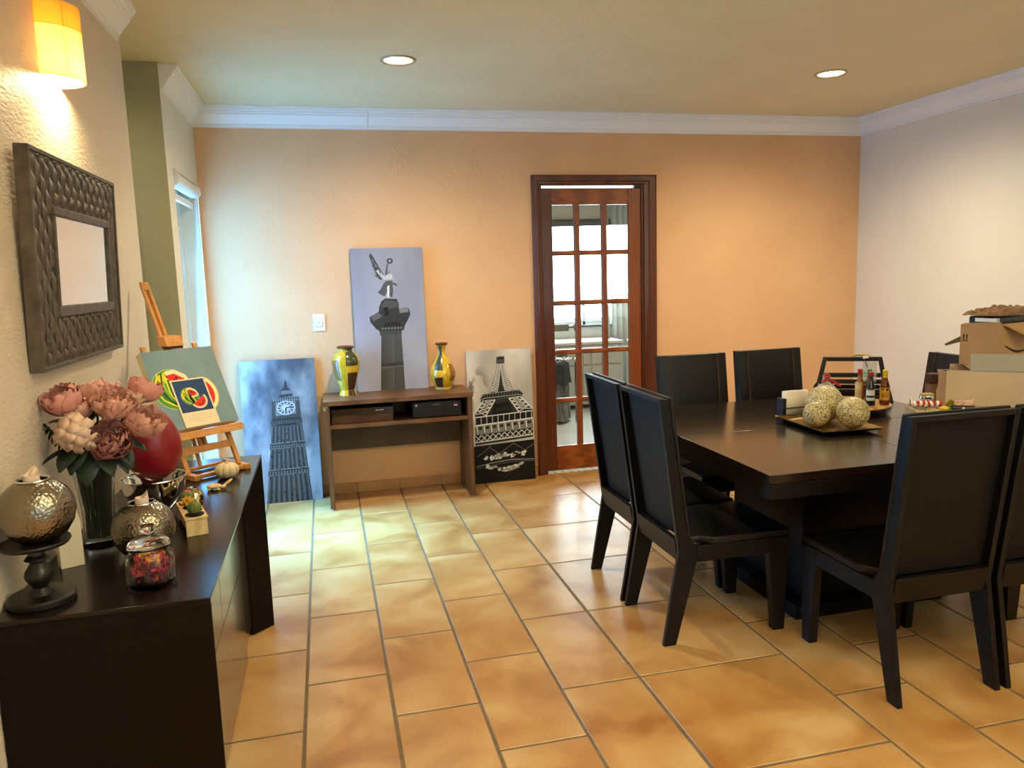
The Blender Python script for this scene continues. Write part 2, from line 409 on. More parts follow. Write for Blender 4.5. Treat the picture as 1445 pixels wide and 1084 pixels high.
crown('trim_2', [((.362, YB), (0, -1)), ((2.4, YB), (0, -1))])
crown('trim_3', [((2.402, YB), (0, -1)), ((XR, YB), (-1, -1))])
crown('trim_4', [((XR, YB), (-1, -1)), ((XR, Y0), (-1, 0))])
crown('trim_5', [((XW, 4.44), (1, 0)), ((XW, YB), (1, -1))])
crown('trim_6', [((XL, Y0), (1, 0)), ((XL, 3.62), (1, 0))])
# tile skirting on the back and right walls
bb = struct(MB().box(XW + .001, 1.488, YB - .006, YB, 0, .072).box(2.455, XR, YB - .006, YB, 0, .072).build('baseboard_back', M_GROUT, smooth=0))
def skirt(x0, x1):
    w = (x1 - x0) / 2 - .002
    MB().box(-w, w, -.011, 0, .001, .074).build('tile', M_SKIRT, bb, smooth=0, bevel=.0015, loc=((x0 + x1) / 2, YB - .002, 0))
xs = [XW, -.76 + .302] + [-.155 + TS * k for k in range(0, 6)] + [1.488]
for a, b in zip(xs, xs[1:]): skirt(a, b)
for k in range(6): skirt(2.456 + k * .2926, 2.456 + (k + 1) * .2926)
br = struct(MB().box(XR - .006, XR, Y0, YB - .012, 0, .072).build('baseboard_right', M_GROUT, smooth=0))
for k in range(16):
    MB().box(-.011, 0, -.146, .146, .001, .074).build('tile', M_SKIRT, br, smooth=0, bevel=.0015, loc=(XR - .002, YB - .17 - k * .2965, 0))
bl = struct(MB().box(XL, XL + .006, Y0, 3.7, 0, .072).build('baseboard_left', M_GROUT, smooth=0))
for k in range(8):
    MB().box(0, .011, -.146, .146, .001, .074).build('tile', M_SKIRT, bl, smooth=0, bevel=.0015, loc=(XL + .002, 3.54 - k * .2965, 0))

# ------------------------------------------------------------- window beside the back wall
win = struct(MB().box(XW - .14, XW - .10, WY0, WY0 + .045, WZ0, WZ1).box(XW - .14, XW - .10, WY1 - .035, WY1, WZ0, WZ1).box(XW - .14, XW - .10, WY0, WY1, WZ0, WZ0 + .05)
             .box(XW - .14, XW - .10, WY0, WY1, WZ1 - .05, WZ1).box(XW - .135, XW - .105, 4.925, 4.965, WZ0, WZ1).build('window_1', M_UPVC, bevel=.003))
for z in (.55, 1.02, 1.49, 1.86): MB().box(XW - .130, XW - .108, WY0 + .04, WY1 - .03, z - .009, z + .009).build('glazing_bar', M_UPVC, win)
for y0, y1 in ((WY0 + .04, 4.93), (4.96, WY1 - .03)): MB().box(XW - .122, XW - .118, y0, y1, WZ0 + .05, WZ1 - .05).build('pane', M_GLASS, win, smooth=0)
MB().box(XW - .05, XW + .012, WY0, WY1, WZ0 - .02, WZ0 + .004).build('window_sill', M_UPVC, win, bevel=.003)
bld = thing('roller_blind', 'white rolled up blind under the window top beside the back wall', 'blind', (XW - .062, 4.985, 2.088))
c = [(.042 * math.cos(a), .042 * math.sin(a)) for a in [2 * PI * i / 20 for i in range(20)]]
MB().prism([(a + .044, b) for a, b in c], -.365, .365, 'y').build('cassette', mat('blind_white', '#dfdcd5', .45), bld)
for s in (-1, 1): MB().prism([(a * 1.1 + .046, b * 1.1) for a, b in c], s * .3675 - .002, s * .3675 + .002, 'y').build('end_cap', M_WHITE, bld)
MB().box(.020, .040, -.365, .365, -.105, -.070).build('bottom_bar', M_WHITE, bld, bevel=.004)
for s in (.34, .352): MB().tube([(.075, s, -.03), (.072, s, -.6), (.070, s + .004, -1.15)], .0022, 6).build('pull_cord', M_WHITE, bld)
# added glazing of the unseen front opening
w2 = struct(MB().box(.6, .66, Y0 - .1, Y0 - .04, .6, 2.4).box(3.74, 3.8, Y0 - .1, Y0 - .04, .6, 2.4).box(.6, 3.8, Y0 - .1, Y0 - .04, .6, .66).box(.6, 3.8, Y0 - .1, Y0 - .04, 2.34, 2.4).box(2.17, 2.23, Y0 - .1, Y0 - .04, .6, 2.4).build('window_added', M_UPVC))
MB().box(.64, 3.76, Y0 - .075, Y0 - .07, .64, 2.36).build('pane', M_GLASS, w2, smooth=0)

# ------------------------------------------------------------- door in the back wall
def frame3(m, x0, x1, zt, w, y0, y1):
    pass
door = struct(MB().box(DX0, DX0 + .012, YB - .002, YB + .15, 0, DZ).build('door_1', M_CASING, smooth=0))
MB().box(DX1 - .012, DX1, YB - .002, YB + .15, 0, DZ).build('jamb', M_CASING, door, smooth=0)
MB().box(DX0, DX1, YB - .002, YB + .15, DZ - .008, DZ).build('jamb', M_CASING_H, door, smooth=0)
CX0, CX1, CZ = 1.490, 2.455, 2.207
prof = [(0, 0), (0, .018), (.012, .028), (.040, .028), (.048, .020), (.062, .018), (.070, .012), (.070, 0)]   # across the casing, out of the wall
def casing(side):
    m = MB(); n = len(prof); v = []; fs = []
    for e in (0, 1):
        for a, d in prof:
            if side == 'l': p = (CX0 + a, YB - d, 0 if e == 0 else CZ - a)
            elif side == 'r': p = (CX1 - a * 1.45, YB - d, 0 if e == 0 else CZ - a)
            else: p = (CX0 + a, YB - d, CZ - a) if e == 0 else (CX1 - a * 1.45, YB - d, CZ - a)
            v.append(p)
    fs = [(k, (k + 1) % n, n + (k + 1) % n, n + k) for k in range(n)] + [tuple(range(n)), tuple(range(n, 2 * n))[::-1]]
    return m.add(v, fs).build('casing', M_CASING_H if side == 't' else M_CASING, door, smooth=25)
for s in 'lrt': casing(s)
# glazed leaf: 3 x 5 bevelled panes
LX0, LX1, LZ0, LZ1, LY0, LY1 = 1.568, 2.340, .018, 2.114, YB + .012, YB + .050
GX0, GX1 = 1.648, 2.244
GZ0, GZ1 = .205, 1.998
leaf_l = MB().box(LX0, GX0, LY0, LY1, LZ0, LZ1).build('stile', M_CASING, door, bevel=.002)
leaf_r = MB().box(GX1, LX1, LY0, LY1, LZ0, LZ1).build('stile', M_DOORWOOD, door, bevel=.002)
MB().box(GX0, GX1, LY0 + .001, LY1, GZ1, LZ1).build('rail', M_DOORWOOD_H, door, bevel=.002)
MB().box(GX0, GX1, LY0 + .001, LY1, LZ0, GZ0).build('rail', M_DOORWOOD_H, door, bevel=.002)
pw = (GX1 - GX0 - 2 * .042) / 3; ph = (GZ1 - GZ0 - 4 * .036) / 5
for k in (1, 2):
    x0 = GX0 + k * pw + (k - 1) * .042
    MB().prism([(x0, LY0 + .012), (x0 + .010, LY0 + .002), (x0 + .032, LY0 + .002), (x0 + .042, LY0 + .012), (x0 + .042, LY1), (x0, LY1)], GZ0, GZ1, 'z').build('glazing_bar', M_DOORWOOD, door)
for k in range(1, 5):
    z0 = GZ0 + k * ph + (k - 1) * .036
    MB().prism([(LY0 + .011, z0), (LY0 + .001, z0 + .009), (LY0 + .001, z0 + .027), (LY0 + .011, z0 + .036), (LY1 - .001, z0 + .036), (LY1 - .001, z0)], GX0, GX1, 'x').build('glazing_bar', M_DOORWOOD_H, door)
for i in range(3):
    for j in range(5):
        x0 = GX0 + i * (pw + .042); z0 = GZ0 + j * (ph + .036); x1, z1 = x0 + pw, z0 + ph; bv = .016; ya = LY0 + .020; yb = LY0 + .0165
        m = MB(); o4 = [(x0, ya, z0), (x1, ya, z0), (x1, ya, z1), (x0, ya, z1)]; i4 = [(x0 + bv, yb, z0 + bv), (x1 - bv, yb, z0 + bv), (x1 - bv, yb, z1 - bv), (x0 + bv, yb, z1 - bv)]
        b4 = [(p[0], ya + .003, p[2]) for p in o4]
        m.add(o4 + i4 + b4, [(4, 5, 6, 7), (11, 10, 9, 8)] + [(k, (k + 1) % 4, 4 + (k + 1) % 4, 4 + k) for k in range(4)] + [(8 + k, 8 + (k + 1) % 4, (k + 1) % 4, k) for k in range(4)])
        m.build('pane', M_PANE, door, smooth=0)

# ------------------------------------------------------------- room beyond the door
FY = 8.55
struct(MB().box(.9, 4.2, 5.62, FY + .15, -.12, 0).build('floor_far_room', mat('pale_floor', '#cfd2cc', .35, var='#c4c8c2', vscale=6), smooth=0))
fw = MB(); fw.box(.9, 2.45, FY, FY + .15, 0, ZC); fw.box(3.45, 4.2, FY, FY + .15, 0, ZC); fw.box(2.45, 3.45, FY, FY + .15, 0, .90); fw.box(2.45, 3.45, FY, FY + .15, 2.10, ZC)
struct(fw.build('wall_far_back', M_FARWALL, smooth=0))
struct(MB().box(.75, .9, 5.61, FY + .15, 0, ZC).build('wall_far_left', M_FARWALL, smooth=0))
struct(MB().box(4.2, 4.35, 5.61, FY + .15, 0, ZC).build('wall_far_right', M_FARWALL, smooth=0))
struct(MB().box(.75, 4.35, YB + .15, FY + .15, ZC, ZC + .1).build('ceiling_far_room', M_FARWALL, smooth=0))
w3 = struct(MB().box(2.45, 2.50, FY + .03, FY + .09, .9, 2.1).box(3.40, 3.45, FY + .03, FY + .09, .9, 2.1).box(2.45, 3.45, FY + .03, FY + .09, .9, .94).box(2.45, 3.45, FY + .03, FY + .09, 2.05, 2.1)
            .box(2.93, 2.96, FY + .03, FY + .09, .9, 2.1).box(2.45, 3.45, FY + .03, FY + .09, 1.42, 1.45).build('window_3', M_UPVC))
MB().box(2.47, 3.43, FY + .055, FY + .06, .92, 2.08).build('pane', M_GLASS, w3, smooth=0)
MB().box(2.40, 3.50, FY - .05, FY + .01, .875, .90).build('window_sill', mat('dark_sill', '#5b5f5e', .4), w3, bevel=.003)
fb = thing('roller_blind', 'grey rolled blind above the bright window seen through the door glass', 'blind', (2.93, FY, 2.07))
MB().prism([(-a - .04, b) for a, b in c], -.53, .53, 'x').build('cassette', mat('grey_blind', '#5e625e', .5), fb)
for s in (-.51, .51): MB().box(s - .012, s + .012, -.05, -.002, -.02, .06).build('bracket', M_WHITE, fb)
cab = thing('drawer_cabinet', 'pale cabinet with round knobs under the window beyond the door', 'cabinet', (2.65, 8.25, 0))
M_CAB = mat('pale_grey_paint', '#bdbfb8', .4)
MB().box(-.55, .55, -.23, .295, .05, .72).build('body', M_CAB, cab, bevel=.004)
MB().box(-.56, .56, -.25, .297, .72, .75).build('worktop', mat('pale_worktop', '#d9dad4', .3), cab, bevel=.004)
for k in range(3):
    d = MB().box(-.5475 + k * .365, -.2025 + k * .365, -.245, -.23, .50, .705).build('drawer', M_CAB, cab, bevel=.004)
    MB().ball(.022, 14, 8, T(-.375 + k * .365, -.262, .61)).build('knob', M_WHITE, d)
    MB().box(-.5475 + k * .365, -.2025 + k * .365, -.245, -.23, .08, .485).build('door', M_CAB, cab, bevel=.004)
def curtain(name, label, x0, x1, y, z0, z1, amp, col):
    m = MB(); n = 70; v = []; fs = []
    for i in range(n + 1):
        xx = x0 + (x1 - x0) * i / n; yy = y + amp * math.sin(i * 1.05) + amp * .4 * math.sin(i * .37)
        v += [(xx, yy, z0), (xx, yy * .999 + .002, z1)]
    fs = [(2 * i, 2 * i + 2, 2 * i + 3, 2 * i + 1) for i in range(n)]
    o = m.add(v, fs).build(name, col, solid=.002); return tag(o, label, 'curtain')
curtain('sheer_curtain', 'pale sheer curtain right of the window beyond the door', 3.24, 4.0, 8.44, .03, 2.25, .022, mat('sheer_fabric', '#dfe6e2', .8, alpha=.9))
rod = MB().tube([(2.2, 8.44, 2.28), (4.1, 8.44, 2.28)], .012, 10).build('curtain_rod', M_UPVC); tag(rod, 'thin rod holding the sheer curtain beyond the door', 'curtain rod')
# small cloth-covered table beyond the door
ft = thing('side_table', 'round side table hidden under a dark cloth beyond the door', 'table', (2.07, 7.55, 0))
MB().lathe([(.31, .585), (.315, .59), (.315, .60), (.31, .605)], 36).build('tabletop', M_CASING, ft)
MB().lathe([(.18, 0), (.18, .02), (.035, .05), (.03, .585)], 20).build('pedestal', M_CASING, ft)
def drape(name, label, z0, r0, r1, zt, m, waves, amp):
    mb = MB(); n = 120; v = [(0, 0, zt)]; fs = []
    rings = [(r0 * .5, zt, 0), (r0, zt, 0), (r0 + .008, zt - .012, .2), (r0 + (r1 - r0) * .5, (zt + z0) / 2, .7), (r1, z0, 1)]
    for r, z, w in rings:
        for i in range(n):
            a = 2 * PI * i / n; q = r + amp * w * math.sin(a * waves); v.append((q * math.cos(a), q * math.sin(a), z + (.012 * w * math.sin(a * 9))))
    fs += [(0, 1 + i, 1 + (i + 1) % n) for i in range(n)]
    for j in range(len(rings) - 1):
        fs += [(1 + j * n + i, 1 + (j + 1) * n + i, 1 + (j + 1) * n + (i + 1) % n, 1 + j * n + (i + 1) % n) for i in range(n)]
    o = mb.add(v, fs).build(name, m, smooth=60, loc=(2.07, 7.55, 0)); return tag(o, label, 'tablecloth')
drape('long_tablecloth', 'grey patterned long cloth hanging to the floor beyond the door', .03, .318, .335, .609, mat('grey_pattern_cloth', '#8b8b88', .9, var='#4c4c4b', vscale=14, stretch=(1, 1, .35)), 22, .008)
drape('black_top_cloth', 'short black cloth over the grey cloth beyond the door', .40, .326, .350, .614, mat('black_cloth', '#17181a', .8, var='#3c4044', vscale=26, vdist=3), 12, .007)
lot = thing('lotus_dish', 'white lotus shaped dish on the black cloth beyond the door', 'dish', (2.325, 7.42, .616))
for k in range(10):
    a = 2 * PI * k / 10
    MB().add([(0, 0, 0), (.03, -.02, .012), (.085, 0, .04), (.03, .02, .012)], [(0, 1, 2, 3)], RZ(a)).build('petal', M_WHITE, lot, solid=.004)
MB().lathe([(.028, 0), (.03, .006), (.012, .02), (.012, .1)], 14).build('stem', M_WHITE, lot)
for k in range(8):
    a = 2 * PI * k / 8 + .2
    MB().add([(0, 0, .1), (.025, -.016, .11), (.065, 0, .135), (.025, .016, .11)], [(0, 1, 2, 3)], RZ(a)).build('petal', M_WHITE, lot, solid=.004)
fs_ = thing('pedestal_stand', 'brown post stand with grey slab head on the cloth beyond the door', 'stand', (2.27, 7.62, .616))
MB().lathe([(.07, 0), (.07, .015), (.035, .03), (.028, .2), (.035, .30)], 18).build('post', M_CASING, fs_)
MB().box(-.16, .16, -.07, .07, .30, .37).build('slab', mat('grey_stone', '#77786f', .6), fs_, bevel=.008)
MB().tube([(-.02, 0, .37), (-.02, 0, .56)], .008, 8).build('rod', mat('grey_metal', '#60625f', .4, metal=.6), fs_)
MB().tube([(.16, 0, .33), (.21, 0, .335)], .009, 8).build('spout', MATS['grey_metal'], fs_)
# ------------------------------------------------------------- lamps
M_LAMP = mat('lamp_lens', '#fff3d8', .4, emit='#ffe2b0', estr=14)
M_RING = mat('lamp_ring', '#b8b0a0', .25, metal=.8)
def downlight(x, y, label, power):
    t = thing('downlight', label, 'ceiling light', (x, y, ZC))
    MB().lathe([(.094, 0), (.094, -.004), (.086, -.009), (.077, -.007), (.074, 0)], 40).build('trim_ring', M_RING, t)
    MB().lathe([(.0005, -.006), (.060, -.005), (.076, -.001)], 40).build('lens', M_LAMP, t)
    l = bpy.data.lights.new('downlight_beam', 'SPOT'); l.energy = power; l.color = WARM; l.spot_size = math.radians(165); l.spot_blend = .9; l.shadow_soft_size = .045
    o = bpy.data.objects.new('downlight_beam', l); COL.objects.link(o); o.parent = t; o.location = (0, 0, -.03)
    return t
downlight(.455, 4.23, 'round recessed ceiling light over the brown desk', DOWN_POWER)
downlight(3.02, 4.20, 'round recessed ceiling light over the table near the right wall', DOWN_POWER)
downlight(.455, 1.0, 'recessed ceiling light out of view over the near floor on the left', DOWN_POWER * .28)
downlight(3.02, 1.0, 'recessed ceiling light out of view over the near floor on the right', DOWN_POWER * .04)
downlight(2.15, 6.5, 'added unseen ceiling light brightening the room beyond the door', DOWN_POWER * .5)  # added lamp, lifts the dim cloth and room behind the door
downlight(-1.35, 3.85, 'added unseen ceiling light brightening the hall and its green wall', DOWN_POWER * .22)  # added lamp, lifts the brightness of the green wall

# wall sconce: half-round shade of thin onyx panels
sc = thing('wall_sconce', 'glowing half-round amber onyx wall light above the mirror', 'wall light', (XL, 2.715, 2.13))
mo = bpy.data.materials.new('onyx'); mo.use_nodes = True; nt = mo.node_tree
for n in list(nt.nodes): nt.nodes.remove(n)
out = nt.nodes.new('ShaderNodeOutputMaterial'); mx = nt.nodes.new('ShaderNodeMixShader'); df = nt.nodes.new('ShaderNodeBsdfDiffuse'); tl = nt.nodes.new('ShaderNodeBsdfTranslucent')
tc = nt.nodes.new('ShaderNodeTexCoord'); ns = nt.nodes.new('ShaderNodeTexNoise'); ns.inputs['Scale'].default_value = 14; rp = nt.nodes.new('ShaderNodeValToRGB')
rp.color_ramp.elements[0].color = lin('#f8dc9c'); rp.color_ramp.elements[1].color = lin('#fdeec8')
nt.links.new(tc.outputs['Object'], ns.inputs['Vector']); nt.links.new(ns.outputs['Fac'], rp.inputs[0]); nt.links.new(rp.outputs[0], df.inputs[0]); nt.links.new(rp.outputs[0], tl.inputs[0])
mx.inputs[0].default_value = .6; nt.links.new(df.outputs[0], mx.inputs[1]); nt.links.new(tl.outputs[0], mx.inputs[2]); nt.links.new(mx.outputs[0], out.inputs[0])
mo2 = mo.copy(); mo2.name = 'amber_onyx'
for n in mo2.node_tree.nodes:
    if n.type == 'VALTORGB': n.color_ramp.elements[0].color = lin('#e8b458'); n.color_ramp.elements[1].color = lin('#f0c878')
ry_, rx_ = .097, .097
for row, (z0, z1) in enumerate(((0, .072), (.0725, .144), (.1445, .215))):
    for k in range(4):
        a0 = -PI / 2 + PI * k / 4 + .006; a1 = -PI / 2 + PI * (k + 1) / 4 - .006
        ang = [a0 + (a1 - a0) * i / 5 for i in range(6)]
        pts = [(rx_ * math.cos(a), ry_ * math.sin(a)) for a in ang] + [((rx_ - .006) * math.cos(a), (ry_ - .006) * math.sin(a)) for a in ang[::-1]]
        MB().prism(pts, z0, z1, 'z').build('shade_panel', mo if row < 2 else mo2, sc, smooth=40)
MB().box(.0, .012, -.05, .05, .06, .18).build('wall_plate', M_RING, sc, bevel=.003)
MB().tube([(.012, 0, .15), (.048, 0, .15), (.048, 0, .12)], .008, 8).build('bulb_holder', M_RING, sc)
MB().ball(.024, 16, 10, T(.048, 0, .080), sc=(1, 1, 1.3)).build('bulb', mat('bulb', '#fff0d0', .4, emit='#ffd9a0', estr=30), sc)
l = bpy.data.lights.new('sconce_glow', 'POINT'); l.energy = SCONCE_POWER; l.color = (1, .74, .40); l.shadow_soft_size = .035
o = bpy.data.objects.new('sconce_glow', l); COL.objects.link(o); o.parent = sc; o.location = (.050, 0, .045)

# added unseen lamp that brightens the ceiling from beside the camera
ul = thing('added_uplighter', 'added unseen fill light on a stand beside the viewer', 'added lamp', (1.75, .15, 0))
MB().lathe([(.15, 0), (.15, .015), (.02, .03), (.012, .04), (.012, 1.70)], 28).build('stand', M_RING, ul)
MB().lathe([(.03, 1.70), (.09, 1.72), (.14, 1.77), (.16, 1.83), (.155, 1.83), (.13, 1.775), (.001, 1.73)], 36).build('bowl', M_RING, ul)
MB().ball(.03, 14, 10, T(0, 0, 1.78)).build('bulb', mat('added_uplight_bulb', '#fff4dc', .4, emit='#fff0d0', estr=8), ul)
l = bpy.data.lights.new('added_uplight', 'SPOT'); l.energy = UP_POWER; l.color = (1, .93, .80); l.spot_size = math.radians(165); l.spot_blend = .6; l.shadow_soft_size = .08
o = bpy.data.objects.new('added_uplight', l); COL.objects.link(o); o.parent = ul; o.location = (0, 0, 1.85); o.rotation_euler = (PI, 0, 0)

# light switch
sw = thing('light_switch', 'white square light switch on the peach wall left of the column picture', 'switch', (-.044, YB, 1.219))
MB().box(-.041, .041, -.010, 0, -.058, .058).build('plate', M_WHITE, sw, bevel=.006, seg=3)
MB().box(-.026, .026, -.0125, -.009, -.030, .030).build('bezel', mat('switch_bezel', '#cfccc4', .35), sw, bevel=.002)
MB().box(-.022, .022, -.0155, -.012, -.025, .025).build('rocker', M_WHITE, sw, bevel=.002)
MB().box(-.005, .005, -.0162, -.0154, -.003, .003).build('marker', mat('grey_mark', '#8b8a86', .5), sw, smooth=0)

# ------------------------------------------------------------- mirror with woven frame
MY0, MY1, MH = 2.262, 3.105, .592
mr = thing('wall_mirror', 'dark woven-frame wall mirror hanging below the glowing wall light', 'mirror', (XL + .001, MY0, 1.283))
mr.rotation_euler = (0, math.radians(2.2), 0)
M_MF = mat('mirror_frame_bronze', '#655b50', .5, metal=0., var='#4c443b', vscale=25)
M_WV = mat('woven_pewter', '#6c645b', .42, metal=.2, var='#544d47', vscale=30)
W_ = MY1 - MY0
iy0, iy1, iz0, iz1 = .150, .725, .142, .448
D = .034
fr = MB(); fr.box(0, D - .004, .002, W_ - .002, .002, iz0); fr.box(0, D - .004, .002, W_ - .002, iz1, MH - .002); fr.box(0, D - .004, .002, iy0, iz0, iz1); fr.box(0, D - .004, iy1, W_ - .002, iz0, iz1)
fr.build('frame', M_MF, mr, smooth=0)
for args in ((0, .012, 0, MH), (W_ - .012, W_, 0, MH)): MB().box(0, D + .002, args[0], args[1], args[2], args[3]).build('edge_strip', M_MF, mr, bevel=.002)
for z0 in (0, MH - .012): MB().box(0, D + .002, .012, W_ - .012, z0, z0 + .012).build('edge_strip', M_MF, mr, bevel=.002)
wv = MB(); cw, chh = .0345, .074
ny, nz = int((W_ - .02) / cw), int((MH - .02) / chh) + 1
for i in range(ny):
    yc = .012 + cw * (i + .5)
    for j in range(-1, nz):
        zc = .012 + chh * (j + .5 + (.5 if i % 2 else 0))
        z0, z1 = max(zc - chh * .5, .013), min(zc + chh * .5, MH - .013)
        if z1 - z0 < .012: continue
        if yc + cw * .45 > iy0 - .004 and yc - cw * .45 < iy1 + .004 and z1 > iz0 - .004 and z0 < iz1 + .004: 
            if yc > iy0 - .012 and yc < iy1 + .012:
                if zc < (iz0 + iz1) / 2: z1 = min(z1, iz0 - .002)
                else: z0 = max(z0, iz1 + .002)
                if z1 - z0 < .012: continue
            else:
                pass
        h = cw * .47
        v = [(D - .004, yc, z0), (D - .002, yc - h * .7, z0 + (z1 - z0) * .2), (D - .002, yc - h, zc if z0 < zc < z1 else (z0 + z1) / 2), (D - .002, yc - h * .7, z1 - (z1 - z0) * .2), (D - .004, yc, z1),
             (D - .002, yc + h * .7, z1 - (z1 - z0) * .2), (D - .002, yc + h, zc if z0 < zc < z1 else (z0 + z1) / 2), (D - .002, yc + h * .7, z0 + (z1 - z0) * .2), (D + .0065, yc, z0 + (z1 - z0) * .3), (D + .0065, yc, z1 - (z1 - z0) * .3)]
        wv.add(v, [(0, 8, 1), (1, 8, 9, 2), (2, 9, 3), (3, 9, 4), (4, 9, 5), (5, 9, 6), (6, 9, 8, 7), (7, 8, 0)][::1])
wvo = wv.build('weave', M_WV, mr, smooth=70, kind='stuff')
bm_ = bmesh.new(); bm_.from_mesh(wvo.data); bmesh.ops.recalc_face_normals(bm_, faces=bm_.faces); bm_.to_mesh(wvo.data); bm_.free()
BW = .030
for a in ((iy0, iy1, iz0, iz0 + BW), (iy0, iy1, iz1 - BW * .8, iz1)): MB().box(.004, D + .008, *a).build('inner_border', M_MF, mr, bevel=.003)
for a in ((iy0, iy0 + BW * .4, iz0 + BW, iz1 - BW * .8), (iy1 - BW * .6, iy1, iz0 + BW, iz1 - BW * .8)): MB().box(.004, D + .008, *a).build('inner_border', M_MF, mr, bevel=.003)
MB().box(.004, D - .001, iy0 + .008, iy1 - .02, iz0 + .02, iz1 - .015).build('glass', mat('mirror_silver', '#e6e4e2', .02, metal=1.), mr, smooth=0)

# ------------------------------------------------------------- sideboard
ZS = .77
SY0, SY1, SXF, SXD = 1.848, 3.40, -.305, -.385
M_ESP = mat('espresso_wood', '#120c0a', .42, var='#0c0807', vscale=4, stretch=(1, 1, 12), spec=.2)
M_ESPTOP = mat('espresso_top', '#1a110e', .20, var='#120c0a', vscale=4, stretch=(8, 1, 1), spec=.4)
M_DOORG = mat('espresso_gloss_front', '#2a221c', .20, coat=.6, coat_rough=.10)
M_DARK = mat('dark_gap', '#060505', .8)
sb = thing('sideboard', 'long low espresso sideboard against the left wall under the mirror', 'sideboard', (0, 0, 0))
XBK = XL + .003
MB().box(XBK, SXF, SY0, SY1, ZS - .0115, ZS).build('top', M_ESPTOP, sb, bevel=.0015)
MB().prism([(XBK + .01, ZS - .05), (SXD, ZS - .07), (SXF - .001, ZS - .012), (XBK + .01, ZS - .012)], SY0 + .086, SY1 - .086, 'y').build('top_rail', M_ESP, sb, smooth=0)
MB().prism([(XBK, SY0), (SXF, SY0), (SXF, SY0 + .010), (SXD, SY0 + .085), (XBK, SY0 + .04)], 0, ZS - .012, 'z').build('end_panel', M_ESP, sb, bevel=.0015)
MB().prism([(XBK, SY1), (SXF, SY1), (SXF, SY1 - .010), (SXD, SY1 - .085), (XBK, SY1 - .04)], 0, ZS - .012, 'z').build('end_panel', M_ESP, sb, bevel=.0015)
MB().box(XBK, XBK + .01, SY0 + .03, SY1 - .03, .02, ZS - .03).build('back_panel', M_ESP, sb, smooth=0)
MB().box(XBK + .01, SXD - .03, SY0 + .05, SY1 - .05, .02, .05).build('plinth', M_DARK, sb, smooth=0)
MB().box(XBK + .01, SXD - .022, SY0 + .05, SY1 - .05, .05, ZS - .05).build('carcass', M_DARK, sb, smooth=0)
yA, yB_, yC = SY0 + .075, 2.52, 3.06
zt = ZS - .062
for a, b, z0, z1, nm in ((yA, yB_, .402, zt, 'drawer'), (yB_ + .004, yC, .402, zt, 'drawer'), (yA, yC, .012, .398, 'door'), (yC + .012, SY1 - .076, .05, zt, 'door')):
    MB().box(SXD - .020, SXD + (0 if b != SY1 - .076 else -.004), a, b, z0, z1).build(nm, M_DOORG, sb, bevel=.0015)

# ------------------------------------------------------------- things on the sideboard
M_BLACKWOOD = mat('black_turned_wood', '#0f0e0e', .42, coat=.1)
st = thing('pillar_stand', 'black turned wooden pedestal stand at the near left of the sideboard', 'stand', (-.694, 1.952, ZS))
MB().lathe([(.070, 0), (.073, .004), (.073, .014), (.068, .019), (.03, .021)], 40).build('base', M_BLACKWOOD, st)
MB().lathe([(.030, .020), (.022, .028), (.016, .036), (.020, .044), (.028, .056), (.031, .066), (.028, .078), (.020, .090), (.016, .097), (.020, .101), (.027, .105), (.024, .110), (.018, .116), (.017, .124), (.024, .130)], 28).build('stem', M_BLACKWOOD, st)
MB().lathe([(.024, .130), (.050, .133), (.070, .139), (.075, .146), (.074, .150), (.066, .147), (.001, .146)], 40).build('plate', M_BLACKWOOD, st)
def hammered():
    m = mat('hammered_metal', '#a08d70', .27, metal=1.)
    nt = m.node_tree; b = nt.nodes['Principled BSDF']
    tc = nt.nodes.new('ShaderNodeTexCoord'); v = nt.nodes.new('ShaderNodeTexVoronoi'); v.inputs['Scale'].default_value = 130; v.feature = 'F1'
    bp = nt.nodes.new('ShaderNodeBump'); bp.inputs['Strength'].default_value = .42; bp.inputs['Distance'].default_value = .0035
    n2 = nt.nodes.new('ShaderNodeTexNoise'); n2.inputs['Scale'].default_value = 5; rp = nt.nodes.new('ShaderNodeValToRGB')
    rp.color_ramp.elements[0].color = lin('#716a5e'); rp.color_ramp.elements[1].color = lin('#a59c8c')
    nt.links.new(tc.outputs['Object'], n2.inputs['Vector']); nt.links.new(n2.outputs['Fac'], rp.inputs[0]); nt.links.new(rp.outputs[0], b.inputs['Base Color'])
    nt.links.new(tc.outputs['Object'], v.inputs['Vector']); nt.links.new(v.outputs['Distance'], bp.inputs['Height']); nt.links.new(bp.outputs[0], b.inputs['Normal'])
    return m
M_HAM = hammered(); M_CHROME = mat('chrome', '#d8d8d8', .05, metal=1.); M_WAX = mat('ivory_wax', '#e2cdb8', .55, sss=.2)
def bowl(name, label, loc, r=.082):
    t = thing(name, label, 'candle holder', loc)
    k = r / .084
    pr_ = [(.030, 0), (.040, .002), (.062, .018), (.078, .044), (.084, .072), (.081, .098), (.070, .122), (.054, .138), (.040, .147), (.034, .150)]
    inn = [(.032, .149), (.050, .134), (.066, .118), (.076, .096), (.079, .072), (.072, .044), (.055, .020), (.001, .012)]
    MB().lathe([(a * k, b * k) for a, b in pr_ + inn], 44).build('bowl', M_HAM, t)
    MB().tube([(.035 * k * math.cos(a), .035 * k * math.sin(a), .151 * k) for a in [2 * PI * i / 32 for i in range(32)]], .0028, 8, closed=True).build('rim', M_CHROME, t)
    return t
bowl('candle_bowl', 'hammered metal globe candle holder raised on the black pedestal stand', (-.684, 1.955, ZS + .147))
bowl('candle_bowl', 'hammered metal globe candle holder standing directly on the sideboard', (-.521, 2.222, ZS))
